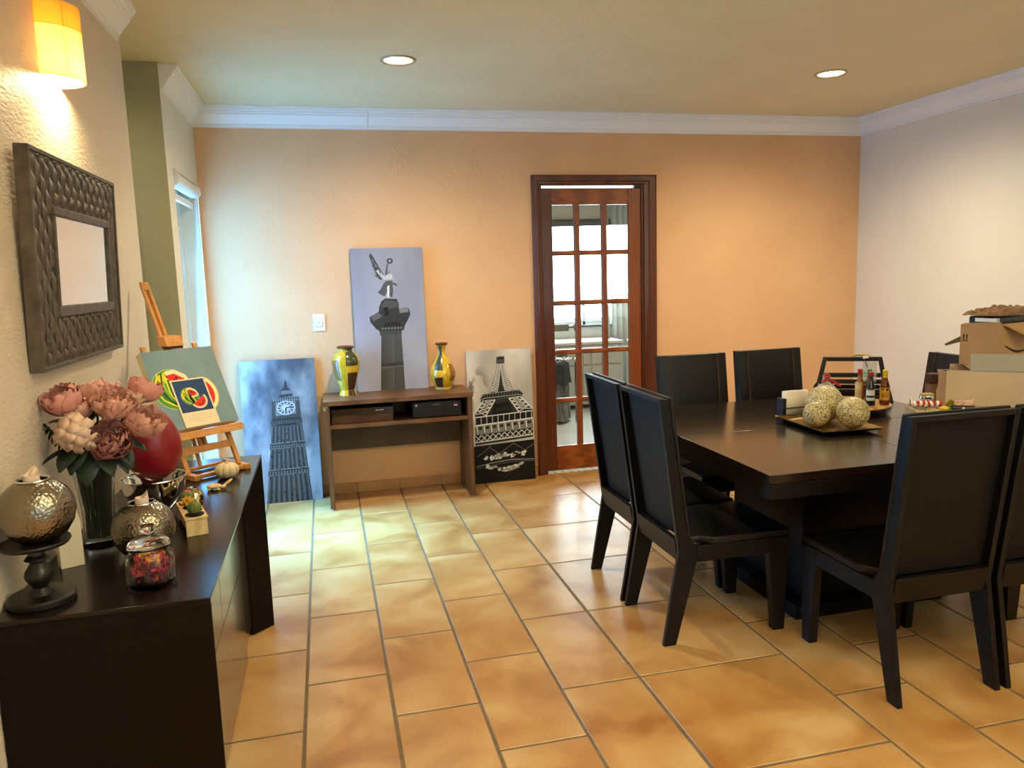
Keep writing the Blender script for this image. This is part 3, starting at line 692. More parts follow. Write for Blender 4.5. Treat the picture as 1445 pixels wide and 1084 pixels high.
def melted(name, label, loc, tall, rz):
    m = MB(); n = 24; v = []; fs = []
    for j, (r, z) in enumerate(((.018, 0), (.019, .02), (.0185, .5), (.018, .86), (.0165, 1.), (.010, .93), (.002, .90))):
        for i in range(n):
            a = 2 * PI * i / n; q = max(0, math.cos(a - 1.0)) ** 2
            zz = z * tall if z < .5 else z * tall + (.018 * q if z > .8 else 0) * (1 if tall < .16 else 1)
            v.append((r * math.cos(a) * (1 - .1 * q), r * math.sin(a), zz))
    for j in range(6): fs += [(j * n + i, j * n + (i + 1) % n, (j + 1) * n + (i + 1) % n, (j + 1) * n + i) for i in range(n)]
    fs += [tuple(range(n))[::-1], tuple(range(6 * n, 7 * n))]
    o = m.add(v, fs).build(name, M_WAX, smooth=60, loc=loc); o.rotation_euler = (0, 0, rz); tag(o, label, 'candle')
    MB().tube([(0, 0, tall * .88), (.001, 0, tall * .95)], .001, 6).build('wick', M_DARK, o)
melted('candle', 'burnt ivory candle with a raised wall in the raised globe holder', (-.687, 1.955, ZS + .147 + .0175), .142, .3)
melted('candle', 'burnt ivory candle in the globe holder behind the glass jar', (-.519, 2.222, ZS + .0175), .144, -.6)

bx = thing('candle_box', 'narrow cream carton with dark label behind the black pedestal stand', 'box', (-.700, 2.195, ZS), .45)
MB().box(-.028, .028, -.022, .022, 0, .118).build('carton', mat('cream_card', '#d9cdb4', .6), bx, bevel=.0015)
MB().box(.0281, .0286, -.012, .010, .050, .116).build('label', mat('dark_label', '#20222a', .5, var='#8d8f96', vscale=60), bx, smooth=0)
MB().prism([(-.028, .118), (.028, .118), (.022, .150), (-.022, .150)], -.020, .020, 'y').build('top_flap', MATS['cream_card'], bx, bevel=.001)
MB().box(.014, .0165, -.014, -.006, .119, .158).build('strap', MATS['dark_label'], bx, smooth=0)

# glass vase with the bouquet
VX, VY = -.664, 2.345
va = thing('flower_vase', 'tall crackled glass vase holding the pink bouquet', 'vase', (VX, VY, ZS))
M_CRACK = mat('crackle_glass', (.93, .95, .96, 1), .03, trans=1., ior=1.22, bump=.35, bscale=70, bdist=.003)
po = [(.045, 0), (.047, .003), (.045, .020), (.042, .055), (.042, .10), (.047, .16), (.056, .22), (.065, .262)]
pi_ = [(.062, .262), (.053, .22), (.044, .16), (.039, .10), (.039, .055), (.039, .028), (.001, .020)]
MB().lathe(po + pi_, 44).build('body', M_CRACK, va)
M_STEM = mat('dark_stem', '#1d2a1b', .6)
M_LEAF = mat('dark_leaf', '#2b3a2e', .55, var='#1f2c23', vscale=20)
M_FERN = mat('fern', '#24351f', .6)
sb_ = MB(); rs_ = random.Random(21)
for k in range(46):
    a = rs_.uniform(0, 2 * PI); r0 = rs_.uniform(.027, .034); b_ = a + rs_.uniform(-.5, .5); r1 = r0 * 1.4
    sb_.tube([(r0 * math.cos(a), r0 * math.sin(a), .030), (r0 * math.cos(b_), r0 * math.sin(b_), .12), (r1 * math.cos(b_), r1 * math.sin(b_), .24)], .0030, 6)
so_ = tag(sb_.build('stem_bundle', M_STEM, None, loc=(VX, VY, ZS), kind='stuff'), 'dense dark stems filling the crackled glass vase', 'stems')
def petal_grid(R, az, half, t0, t1, ruf, ph, nu=7, nv=6, thick=0):
    v = []; fs = []
    for j in range(nv + 1):
        q = j / nv; th = math.radians(t0 + (t1 - t0) * q)
        wd = half * (math.sin(PI * min(q * .62 + .12, 1)) ** .8)
        for i in range(nu + 1):
            u = -1 + 2 * i / nu
            edge = 1 - .10 * q * u * u * (1 if q > .5 else .4)
            r = R * (1 + ruf * q * q * math.sin(3.1 * u + ph) + .10 * max(0, q - .75) - .05 * (1 - u * u) * (1 - q))
            a = az + u * wd; t = th * edge
            v.append((r * math.sin(t) * math.cos(a), r * math.sin(t) * math.sin(a), -r * math.cos(t)))
    for j in range(nv):
        for i in range(nu):
            k = j * (nu + 1) + i; fs.append((k, k + 1, k + nu + 2, k + nu + 1))
    return v, fs
PINKS = [mat('petal_rose', '#dc9f95', .6, var='#cc887e', vscale=18, sss=.15), mat('petal_blush', '#e8b8a4', .6, var='#dda793', vscale=18, sss=.15),
         mat('petal_dusky', '#d8a098', .6, var='#bd817a', vscale=18, sss=.12), mat('petal_cream', '#e6c8b2', .6, var='#dab6a0', vscale=18, sss=.15)]
def peony(label, pos, direction, r, tone, openness, seed):
    rnd = random.Random(seed)
    t = thing('peony', label, 'flower', pos, group='flowers in the crackled glass vase')
    d = Vector(direction).normalized(); q = d.to_track_quat('Z', 'Y'); Mq = q.to_matrix().to_4x4()
    m_ = PINKS[tone]
    n = 8
    for k in range(n):
        v, fs = petal_grid(r, 2 * PI * k / n + rnd.uniform(-.15, .15), .66, 12, openness - 8 + rnd.uniform(-12, 10), .08, rnd.uniform(0, 6))
        MB().add(v, fs, Mq).build('petal', m_, t, smooth=80)
    inner = MB()
    for R, nn, t1, hw in ((.93, 8, openness + 4, .5), (.85, 8, openness + 8, .5), (.76, 8, openness + 14, .5), (.66, 8, openness + 18, .5), (.55, 8, openness + 22, .5), (.43, 7, openness + 28, .55), (.30, 6, openness + 38, .7)):
        for k in range(nn):
            v, fs = petal_grid(r * R, 2 * PI * k / nn + rnd.uniform(-.4, .4), hw, 20, min(t1 + rnd.uniform(-14, 12), 168), .13, rnd.uniform(0, 6))
            inner.add(v, fs, Mq)
    inner.build('inner_petals', PINKS[2] if tone == 2 else m_, t, smooth=80, kind='stuff')
    cal = MB()
    cal.ball(r * .3, 10, 6, Mq @ T(0, 0, -r * .93), sc=(1, 1, .5)); cal.build('calyx', M_STEM, t)
    az_ = math.atan2(pos[1] - VY, pos[0] - VX)
    base = Vector((VX, VY, ZS + .03)) - Vector(pos); s0 = -d * r * .95
    nk = Vector((VX, VY, ZS + .276)) - Vector(pos) + Vector((.019 * math.cos(az_), .019 * math.sin(az_), 0))
    bs = base + Vector((.015 * math.cos(az_), .015 * math.sin(az_), 0))
    pts = []
    for i in range(9):
        w = i / 8; pts.append(s0.lerp(nk, w) + Vector((0, 0, 0)) - d * .03 * math.sin(PI * w))
    pts += [nk.lerp(bs, w) for w in (.35, .7, 1)]
    MB().tube(pts, .0032, 7).build('stem', M_STEM, t)
    return t
FL = [
 ('rose pink peony bud at the far left of the bouquet', (-.815 + .10, 2.31, 1.205), (-.25, -.35, .8), .050, 0, 112, 1),
 ('blush peony half hidden at the back of the bouquet', (-.663, 2.42, 1.212), (-.2, .3, .9), .042, 1, 105, 2),
 ('large open blush peony at the centre top of the bouquet', (-.585, 2.305, 1.190), (.15, -.45, .85), .054, 1, 100, 3),
 ('small blush peony behind the cream hydrangea', (-.683, 2.335, 1.175), (-.1, -.3, .9), .038, 1, 110, 4),
 ('dusky pink peony facing the room low in the bouquet', (-.592, 2.265, 1.088), (.18, -.75, .42), .056, 2, 100, 5),
 ('large blush peony at the right side of the bouquet', (-.512, 2.325, 1.130), (.55, -.35, .7), .055, 1, 104, 6),
 ('rose pink peony at the upper right back of the bouquet', (-.520, 2.405, 1.212), (.4, .2, .85), .047, 0, 108, 7),
 ('cream ruffled peony between the upper right blooms', (-.548, 2.36, 1.200), (.3, -.2, .9), .038, 3, 92, 8),
]
for a in FL: peony(*a)
hy = thing('hydrangea', 'cream loose hydrangea head with flat petals at the bouquet front left', 'flower', (-.672, 2.262, 1.115), group='flowers in the crackled glass vase')
rnd = random.Random(5)
for k in range(7):
    a = 2.4 * k; e = math.sqrt((k + .5) / 7); c0 = Vector((.040 * math.cos(a) * e, -.040 * math.sqrt(1.02 - e * e), .040 * math.sin(a) * e))
    qd = (c0 + Vector((0, -.03, .01))).normalized().to_track_quat('Z', 'Y').to_matrix().to_4x4()
    m = MB()
    for p in range(4):
        v, fs = petal_grid(.026, 0, .9, 10, 80, .12, p, 5, 4)
        vv = [(0, 0, 0), (.010, -.011, .004), (.025, -.014, .002 - .006 * (p % 2)), (.036, 0, -.006), (.025, .014, .006), (.010, .011, .004)]
        m.add(vv, [(0, 1, 2, 3, 4, 5)], T(*c0) @ qd @ RZ(p * PI / 2 + .3))
    m.build('floret', PINKS[3], hy, smooth=60, solid=.0012)
MB().tube([(0, 0, 0), (.006, .050, -.055), (.006, .070, -.10), (.006, .076, -.31)], .003, 7).build('stem', M_STEM, hy)
# leaves and ferns
def leaf_spray(name, label, stem_pts, leaves, m=None):
    t = thing(name, label, 'leaf', (VX, VY, ZS), group='greenery in the crackled glass vase')
    MB().tube(stem_pts, .0026, 6).build('stem', M_STEM, t)
    for (p, d, L, w) in leaves:
        d = Vector(d).normalized(); side = d.cross(Vector((0, 0, 1))).normalized(); up = side.cross(d)
        v = []; fs = []
        for i in range(7):
            s = i / 6; wd = w * math.sin(PI * min(s * .93 + .05, 1)) ** .8; c0 = Vector(p) + d * L * s - Vector((0, 0, 1)) * L * .28 * s * s
            v += [c0 - side * wd + up * wd * .25, c0, c0 + side * wd + up * wd * .25]
        for i in range(6):
            for k in range(2): fs.append((i * 3 + k, i * 3 + k + 1, i * 3 + k + 4, i * 3 + k + 3))
        MB().add(v, fs).build('leaf', m or M_LEAF, t, smooth=60, solid=.001)
    return t
leaf_spray('leaf_spray', 'broad dark leaves hanging over the left rim of the vase', [(-.008, -.004, .03), (-.022, -.010, .25), (-.03, -.03, .29)],
           [((-.03, -.03, .29), (-.8, -.4, -.05), .085, .026), ((-.02, -.04, .30), (-.35, -.8, -.35), .085, .030), ((-.03, -.03, .30), (-.6, -.6, .5), .07, .022)])
leaf_spray('leaf_spray', 'broad dark leaves under the dusky peony at the vase front', [(.004, -.008, .03), (.010, -.023, .25), (.02, -.04, .29)],
           [((.01, -.045, .295), (.0, -.7, -.75), .095, .034), ((.03, -.04, .29), (.45, -.6, -.5), .085, .028), ((.0, -.05, .30), (-.3, -.75, -.5), .08, .028)])
leaf_spray('leaf_spray', 'broad dark leaves at the right of the bouquet before the red ornament', [(.008, .003, .03), (.025, .004, .25), (.06, -.01, .30)],
           [((.06, -.01, .31), (.85, -.3, -.1), .10, .024), ((.06, -.02, .30), (.7, -.6, -.45), .09, .026), ((.05, .0, .33), (.9, .1, .1), .10, .020), ((.06, -.02, .29), (.5, -.5, -.6), .08, .022)])
leaf_spray('leaf_spray', 'dark leaves filling the back of the bouquet', [(.0, .008, .03), (-.004, .025, .25), (.0, .05, .32)],
           [((.0, .05, .33), (.5, .6, .3), .09, .03), ((-.02, .04, .34), (-.7, .4, .3), .09, .03), ((0, .02, .36), (.2, -.2, .5), .08, .03), ((-.03, .0, .35), (-.6, -.3, .4), .08, .03)])
fe = []
for i in range(10):
    for s in (-1, 1):
        fe.append(((-.045 - .008 * i, -.02, .30 + .009 * i), (-.5, -.35 * s, .35 - .9 * (s < 0)), .040 - .0022 * i, .006))
leaf_spray('fern_sprig', 'fine dark fern at the left edge of the bouquet', [(-.008, .003, .03), (-.024, .006, .25), (-.06, -.02, .31), (-.125, -.02, .385)], fe, M_FERN)
sp = thing('berry_sprig', 'thin rose sprig standing up at the top of the bouquet', 'sprig', (VX, VY, ZS), group='greenery in the crackled glass vase')
MB().tube([(0, 0, .03), (.003, .002, .26), (.045, .012, .40), (.058, .0, .455), (.045, -.005, .485)], .0028, 7).build('stem', PINKS[0], sp)
for k in range(14):
    MB().ball(.0075, 8, 6, T(.058 + rnd.uniform(-.020, .028), rnd.uniform(-.02, .02), .448 + rnd.uniform(-.012, .016)), sc=(1, 1, .8)).build('bud', PINKS[2], sp)

# jar of dried petals
JX, JY = -.459, 1.988
jr = thing('glass_jar', 'small lidded ribbed glass jar of dried petals at the front corner', 'jar', (JX, JY, ZS))
jr.scale = (1, 1, 1.13)
m = MB(); n = 60; v = []; fs = []
pr_ = [(.048, .0), (.053, .002), (.0565, .010), (.0575, .03), (.0572, .055), (.054, .066), (.048, .073), (.0455, .078), (.0455, .082)]
inn = [(.0425, .082), (.0425, .076), (.050, .064), (.0535, .052), (.0535, .03), (.052, .012), (.046, .007), (.001, .006)]
full = pr_ + inn
for j, (r, z) in enumerate(full):
    for i in range(n):
        rib = .0009 * math.cos(30 * 2 * PI * i / n) if 1 < j < 6 else 0
        a = 2 * PI * i / n; v.append(((r + rib) * math.cos(a), (r + rib) * math.sin(a), z))
for j in range(len(full) - 1): fs += [(j * n + i, j * n + (i + 1) % n, (j + 1) * n + (i + 1) % n, (j + 1) * n + i) for i in range(n)]
fs.append(tuple(range(n))[::-1])
M_JAR = mat('jar_glass', (1, 1, 1, 1), .0, trans=1., ior=1.3)
m.add(v, fs).build('body', M_JAR, jr)
MB().lathe([(.047, .083), (.050, .085), (.050, .091), (.046, .096), (.036, .104), (.022, .109), (.014, .112), (.012, .117), (.018, .121), (.021, .127), (.018, .132), (.001, .134)], 40).build('lid', M_JAR, jr)
pc = ['#c02834', '#962450', '#d0602e', '#e0a238', '#5a2a50', '#b03444', '#bc3c5a', '#4a3830']
pot = MB(); mm = [mat('dried_petal_' + str(i), c_, .7) for i, c_ in enumerate(pc)]
for k in range(420):
    a = rnd.uniform(0, 2 * PI); r = .0425 * math.sqrt(rnd.random()); z = .0175 + .056 * rnd.random()
    if z > .055: r *= .85
    s = rnd.uniform(.006, .011)
    Mx = T(r * math.cos(a), r * math.sin(a), z) @ Euler((rnd.uniform(0, 6), rnd.uniform(0, 6), rnd.uniform(0, 6))).to_matrix().to_4x4()
    ci = rnd.choice([3, 3, 2]) if z > .06 and rnd.random() < .6 else (rnd.choice([4, 7, 1, 2]) if z < .035 else rnd.choice([0, 1, 2, 5, 6, 4]))
    pot.add([(-s, 0, 0), (-s * .3, -s * .6, s * .3), (s, 0, .1 * s), (-s * .2, s * .6, s * .3)], [(0, 1, 2, 3)], Mx, ci)
o = pot.build('dried_petals', mm, smooth=0, kind='stuff', loc=(JX, JY, ZS)); o['label'] = 'red and orange dried petals filling the small glass jar'; o['category'] = 'potpourri'

# red ornament in chrome bowl
RXc, RYc = -.574, 2.640
cb = thing('chrome_bowl', 'mirror bright chrome bowl under the red egg ornament', 'bowl', (RXc, RYc, ZS))
MB().lathe([(.040, 0), (.045, .003), (.050, .012), (.072, .034), (.088, .066), (.096, .100), (.099, .118), (.0965, .118), (.093, .100), (.085, .068), (.069, .038), (.045, .018), (.001, .014)], 48).build('body', M_CHROME, cb)
MB().tube([(.0978 * math.cos(a), .0978 * math.sin(a), .118) for a in [2 * PI * i / 40 for i in range(40)]], .003, 8, closed=True).build('rim', M_CHROME, cb)
re_ = thing('red_ornament', 'big satin red egg-shaped ornament resting in the chrome bowl', 'ornament', (RXc, RYc, ZS + .232), 0)
re_.rotation_euler = (math.radians(4), math.radians(-9), 0)
prf = []
for j in range(25):
    a = PI * j / 24; r = math.sin(a) * .091; z = -math.cos(a) * .125
    prf.append((max(r * (1 + .06 * math.cos(a)), 1e-5), z))
MB().lathe(prf, 48, cap=False).build('egg', mat('satin_red', '#86101c', .36, coat=.2, coat_rough=.35, bump=.05, bscale=200), re_, smooth=80)
MB().lathe([(.010, .123), (.008, .127), (.003, .129)], 14).build('cap', mat('dark_red', '#5a0c12', .4), re_)

# wooden planter with little artificial cacti
M_PALEWOOD = mat('pale_wood', '#d8bd8a', .55, var='#c9aa73', vscale=3, vdist=4, kind='wave', stretch=(3, .6, 6))
pl = thing('planter_box', 'narrow pale wooden planter box holding artificial cacti', 'planter', (-.433, 2.437, ZS), .285)
for a in ((-.030, .030, -.100, -.094), (-.030, .030, .094, .100)): MB().box(a[0], a[1], a[2], a[3], 0, .050).build('end_board', M_PALEWOOD, pl, bevel=.001)
for a in ((-.030, -.025), (.025, .030)): MB().box(a[0], a[1], -.094, .094, .022, .050).build('side_board', M_PALEWOOD, pl, bevel=.001)
MB().box(-.0325, .0325, -.103, .103, .050, .056).build('top_board', M_PALEWOOD, pl, bevel=.001)
MB().box(-.025, .025, -.094, .094, .022, .026).build('bottom_board', M_PALEWOOD, pl, smooth=0)
def pp(y): 
    return (-.433 - math.sin(.285) * y, 2.437 + math.cos(.285) * y, ZS + .056)
M_CAC = mat('cactus_green', '#6d7a3a', .6, var='#55622c', vscale=40)
def cactus(label, y, r, top=None):
    t = thing('cactus', label, 'cactus', pp(y), group='artificial plants in the wooden planter')
    MB().lathe([(.026, 0), (.027, .003), (.022, .004)], 24).build('saucer', M_DARK, t)
    m = MB(); n = 72; v = []; fs = []; mm_ = 12
    for j in range(mm_ + 1):
        th = PI * (.12 + .88 * j / mm_)
        for i in range(n):
            a = 2 * PI * i / n; q = r * (1 - .13 * (.5 + .5 * math.cos(12 * a)) * math.sin(th)); v.append((max(q * math.sin(th), 1e-5) * math.cos(a), max(q * math.sin(th), 1e-5) * math.sin(a), r * .93 - r * .92 * math.cos(PI - th) * -1 if False else r * .9 - r * .9 * math.cos(th)))
    for j in range(mm_): fs += [(j * n + i, j * n + (i + 1) % n, (j + 1) * n + (i + 1) % n, (j + 1) * n + i) for i in range(n)]
    m.add(v, fs).build('body', M_CAC, t, smooth=60, loc=(0, 0, .003))
    if top:
        for k in range(6):
            MB().ball(r * .22, 8, 6, T(r * .3 * math.cos(k * 1.05), r * .3 * math.sin(k * 1.05), r * 1.78)).build('flower', top, t)
M_RED = mat('cactus_red', '#b84a3a', .6); M_YEL = mat('succulent_yellow', '#d9a832', .6, var='#b98a22', vscale=50); M_ORG = mat('succulent_orange', '#cf6a3a', .6)
cactus('round green ribbed cactus at the near end of the planter', -.070, .021)
cactus('green cactus with red crown at the far end of the planter', .072, .021, M_RED)
def succ(label, y, dx, r, m_, nl):
    p = pp(y); t = thing('succulent', label, 'succulent', (p[0] + dx, p[1], p[2]), group='artificial plants in the wooden planter')
    MB().lathe([(.014, 0), (.015, .004), (.010, .006)], 18).build('saucer', M_DARK, t)
    for k in range(nl):
        a = 2.4 * k; e = .35 + 1.1 * k / nl; d = Vector((math.cos(a) * math.cos(e), math.sin(a) * math.cos(e), math.sin(e)))
        MB().ball(r * .30, 8, 7, T(*(d * r * .55 + Vector((0, 0, .006)))) @ d.to_track_quat('Z', 'Y').to_matrix().to_4x4(), sc=(.75, .55, 2.0)).build('leaf', m_, t)
succ('yellow pointed succulent in the middle of the planter', .012, -.008, .027, M_YEL, 16)
succ('small orange succulent beside the yellow one in the planter', -.022, .013, .017, M_ORG, 11)
vt = thing('glass_votive', 'small gold mirrored glass globe behind the planter', 'ornament', (-.449, 2.584, ZS))
MB().lathe([(.020, 0), (.022, .003), (.016, .012), (.022, .020), (.030, .036), (.032, .052), (.029, .068), (.020, .080), (.017, .082)], 32).build('globe', mat('mirrored_glass', '#cdbf9a', .08, metal=1., bump=.5, bscale=50, bdist=.006), vt)
MB().tube([(.018 * math.cos(a), .018 * math.sin(a), .083) for a in [2 * PI * i / 24 for i in range(24)]], .002, 6, closed=True).build('rim', M_CHROME, vt)
# pumpkin
pk = thing('mini_pumpkin', 'small cream ribbed ceramic pumpkin before the easel base', 'pumpkin', (-.400, 3.033, ZS))
m = MB(); n = 80; v = []; fs = []; mm_ = 16
for j in range(mm_ + 1):
    th = PI * j / mm_
    for i in range(n):
        a = 2 * PI * i / n; rib = 1 - .10 * (1 - abs(math.sin(5 * a))) ** 1.5
        r = .045 * rib * math.sin(th) ** .85 if 0 < j < mm_ else 1e-5
        v.append((r * math.cos(a), r * math.sin(a), .030 - .030 * math.cos(th) * (1 - .25 * math.exp(-(r / .012) ** 2) * (th > 1.5))))
for j in range(mm_): fs += [(j * n + i, j * n + (i + 1) % n, (j + 1) * n + (i + 1) % n, (j + 1) * n + i) for i in range(n)]
M_CREAM = mat('cream_ceramic', '#d7c59c', .5, var='#cab68a', vscale=14)
m.add(v, fs).build('body', M_CREAM, pk, smooth=60)
MB().tube([(0, 0, .052), (.001, 0, .062), (.005, .002, .072)], [.006, .0045, .005], 10).build('stem', M_CREAM, pk)
# little wooden creature
tu = thing('wooden_figurine', 'tiny pale wooden figurine with oval shell and raised paddle fin', 'figurine', (-.415, 2.868, ZS), -.1)
MB().ball(.021, 18, 10, T(-.012, 0, .012), sc=(1.25, .95, .45)).build('shell', M_PALEWOOD, tu)
MB().ball(.008, 12, 8, T(.021, -.004, .010), sc=(1.3, 1, .9)).build('head', M_PALEWOOD, tu)
MB().ball(.010, 12, 8, T(.034, .010, .021) @ RZ(.5) @ RY(-.55), sc=(2.2, .8, .45)).build('fin', M_PALEWOOD, tu)
for k, (x_, y_) in enumerate(((-.026, -.014), (.006, -.017), (-.026, .014), (.006, .017))): MB().ball(.005, 8, 6, T(x_, y_, .0045), sc=(1.5, 1, .9)).build('foot', M_PALEWOOD, tu)

# ------------------------------------------------------------- table easel
M_BEECH = mat('varnished_beech', '#c98f50', .42, var='#bb8142', vscale=14, stretch=(3, 3, .4), coat=.15)
es = thing('table_easel', 'varnished wooden table easel standing on the far end of the sideboard', 'easel', (-.482, 3.158, ZS), .671)
S = .55
def lean(x0, x1, z0, z1, yo0, yo1):  # a bar leaning back with the easel
    m = MB(); v = []
    for z in (z0, z1):
        yb = -.035 + S * (z - .04)
        for (x, y) in ((x0, yb + yo0), (x1, yb + yo0), (x1, yb + yo1), (x0, yb + yo1)): v.append((x, y, z))
    return m.add(v, [(3, 2, 1, 0), (4, 5, 6, 7), (0, 1, 5, 4), (1, 2, 6, 5), (2, 3, 7, 6), (3, 0, 4, 7)])
for s in (-1, 1):
    lean(s * .108 - .009, s * .108 + .009, .022, .535 - .04, 0, .018).build('leg', M_BEECH, es, bevel=.002)
    MB().box(s * .108 - .012, s * .108 + .012, -.100, .07, 0, .022).build('foot_block', M_BEECH, es, bevel=.003)
MB().box(-.108, .108, -.088, -.072, .003, .019).build('cross_bar', M_BEECH, es, bevel=.002)
MB().box(-.10, .10, .052, .066, .003, .017).build('cross_bar', M_BEECH, es, bevel=.002)
lean(-.108, .108, .085, .110, .002, .014).build('rail', M_BEECH, es, bevel=.002)
lean(-.150, .150, .150, .166, -.058, .004).build('ledge', M_BEECH, es, bevel=.002)
lean(-.150, .150, .166, .176, -.058, -.050).build('ledge_lip', M_BEECH, es, bevel=.001)
lean(-.017, -.006, .10, .735, .018, .034).build('mast', M_BEECH, es, bevel=.001)
lean(.006, .017, .10, .735, .018, .034).build('mast', M_BEECH, es, bevel=.001)
lean(-.017, .017, .715, .750, .017, .035).build('mast_cap', M_BEECH, es, bevel=.005)
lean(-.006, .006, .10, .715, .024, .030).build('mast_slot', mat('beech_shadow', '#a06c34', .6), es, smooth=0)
CH = .29
lean(-.035, .035, .492, .532, -.046, .020).build('clamp_block', M_BEECH, es, bevel=.002)
lean(-.030, .030, .4835, .4925, -.042, .006).build('clamp_pad', mat('black_rubber', '#1a1c20', .6), es, smooth=0)
for (x_, z_) in ((-.008, .508), (.008, .508), (0, .520)): MB().ball(.003, 8, 6, T(x_, -.035 + S * (z_ - .04) - .046, z_)).build('screw', M_RING, es)
MB().tube([(0, .062 + .0, .012), (0, .10, .12), (0, .195, .40)], .008, 8).build('prop', M_BEECH, es)
# canvas on the easel
cosA = math.cos(math.atan(S)); 
def on_easel(x, s, off):   # s along the slope from the ledge, off towards the viewer
    z0 = .1665; y0 = -.035 + S * (z0 - .04)
    tz = cosA; ty = S * cosA
    return Vector((x, y0 + ty * s - tz * off, z0 + tz * s + ty * off))
def slab(x0, x1, s0, s1, o0, o1):
    v = [on_easel(x, s, o) for o in (o0, o1) for s in (s0, s1) for x in (x0, x1)]
    return MB().add(v, [(0, 2, 3, 1), (4, 5, 7, 6), (0, 1, 5, 4), (2, 6, 7, 3), (0, 4, 6, 2), (1, 3, 7, 5)])
CW, CL = .150, .338
cv = thing('easel_canvas', 'square blue canvas painted with a cut watermelon on the easel', 'painting', es.location, .671)
slab(-CW, CW, .0015, CL, .002, .036).build('canvas', mat('raw_canvas', '#e8d7b0', .8), cv, smooth=0)
P = Print(520, 580, (.46, .56, .60))
P.a, _ = P.cloud((.44, .54, .585), (.475, .575, .615), 3, 3, 3)
def melon(P, cx, cy, r, asp, cream=(.93, .88, .70)):
    e = lambda x, y: (cx + x * r, cy + y * r * asp)
    P.poly([e(math.cos(t) * 1.03, math.sin(t) * 1.03) for t in np.linspace(0, 2 * PI, 50)], (.80, .80, .45))
    P.poly([e(math.cos(t), math.sin(t)) for t in np.linspace(0, 2 * PI, 50)], (.30, .56, .20))
    P.poly([e(-.62, -.70), e(.0, -.98), e(.25, -.75), e(-.35, -.3), e(-.62, .1), e(-.9, .35), e(-.97, -.2)], (.90, .80, .15))
    for k in range(6):
        a = -.75 + .27 * k
        P.pline([e(a * .4 - .25 + .12 * math.sin(k), -.85), e(a * 1.0, -.3), e(a * 1.08, .1), e(a * .95 + .1, .5), e(a * .45 + .25, .88)], .020 * r / .27, (.10, .25, .10) if k % 2 else (.94, .86, .25))
        P.pline([e(a * .9 + .06, -.5), e(a * 1.05 + .12, -.05), e(a * .9 + .22, .45)], .026 * r / .27, (.18, .42, .14) if k % 2 == 0 else (.55, .68, .20))
    P.poly([e(-.15, -.92), e(.35, -1.0), e(.85, -.66), e(1.04, -.1), e(.8, .1), e(.1, .2)], cream)
    P.poly([e(-.12, -.72), e(.3, -.78), e(.72, -.48), e(.86, -.1), e(.1, .05), e(.02, -.3)], (.86, .16, .13))
    P.poly([e(.0, -.4), e(.35, .9), e(.1, .95), e(-.15, .3)], (.05, .12, .06))
    for (x, y) in ((.22, -.45), (.36, -.36), (.50, -.38), (.34, -.55)): P.ell(*e(x, y), .012 * r / .27, .020 * r / .27, (.12, .05, .04))
def slice_(P, cx, cy, r, asp, a0, a1):
    for q, col in ((1.0, (.90, .76, .20)), (.96, (.95, .90, .70)), (.80, (.86, .17, .13))):
        P.poly([(cx + q * r * math.cos(math.radians(t)), cy + q * r * asp * math.sin(math.radians(t))) for t in np.linspace(a0, a1, 40)], col)
    for k in range(6):
        t = math.radians(a0 + (a1 - a0) * (.25 + .1 * k)); P.ell(cx + .55 * r * math.cos(t), cy + .55 * r * asp * math.sin(t), .013 * r / .27, .019 * r / .27, (.12, .05, .04))
melon(P, .265, .50, .265, .94)
slice_(P, .58, .60, .27, .95, -52, 105)
mcv = P.material('watermelon_canvas_print', .6)
print_quad('painted_face', mcv, cv, [on_easel(-CW, CL, .0366), on_easel(CW, CL, .0366), on_easel(CW, .0015, .0366), on_easel(-CW, .0015, .0366)])
cd = thing('photo_card', 'cream card with a small watermelon picture propped against the canvas', 'card', es.location, .671)
cx0, cx1, cl = -.078, .066, .205
slab(cx0, cx1, .0035, cl, .0385, .0400).build('card', mat('cream_paper', '#ead9b8', .7), cd, smooth=0)
P = Print(360, 500, (.91, .84, .71))
P.poly([(.045, .03), (.955, .03), (.955, .70), (.045, .70)], (.14, .26, .42))
melon(P, .42, .37, .25, .72); slice_(P, .62, .47, .25, .72, -35, 150)
for k, (a, b) in enumerate(((.28, .72), (.16, .86), (.16, .80), (.34, .66))): 
    y = .765 + .047 * k
    x = a
    while x < b:
        w_ = random.uniform(.02, .06); P.line((x, y), (min(x + w_, b), y), .007, (.45, .40, .34)); x += w_ + .014
print_quad('printed_face', P.material('card_print', .6), cd, [on_easel(cx0, cl, .0404), on_easel(cx1, cl, .0404), on_easel(cx1, .0035, .0404), on_easel(cx0, .0035, .0404)])
# ------------------------------------------------------------- desk against the back wall
M_DESK = mat('walnut_board', '#6f4a2e', .42, var='#5d3b22', vscale=2.2, vdist=6, kind='wave', stretch=(.5, 5, 5))
M_DESKV = mat('walnut_board_upright', '#6a472c', .45, var='#573820', vscale=2.2, vdist=6, kind='wave', stretch=(5, 5, .5))
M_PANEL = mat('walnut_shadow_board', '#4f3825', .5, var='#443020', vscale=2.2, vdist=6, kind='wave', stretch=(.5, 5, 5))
ZD = .73
dk = thing('desk', 'brown wooden desk with open shelf below the column picture', 'desk', (.442, 5.24, 0))
MB().box(-.492, .492, -.205, .203, ZD - .030, ZD).build('desktop', M_DESK, dk, bevel=.0015)
for s in (-1, 1):
    MB().box(s * .470 - .0155, s * .470 + .0155, -.198, .200, .012, ZD - .0305).build('side_panel', M_DESKV, dk, bevel=.0015)
    for y in (-.17, .17): MB().lathe([(.012, 0), (.014, .003), (.010, .012)], 14).build('glide', M_CHROME, dk, loc=(s * .470, y, 0))
MB().box(-.454, .454, -.185, .200, .543, .565).build('shelf', M_DESK, dk, bevel=.0015)
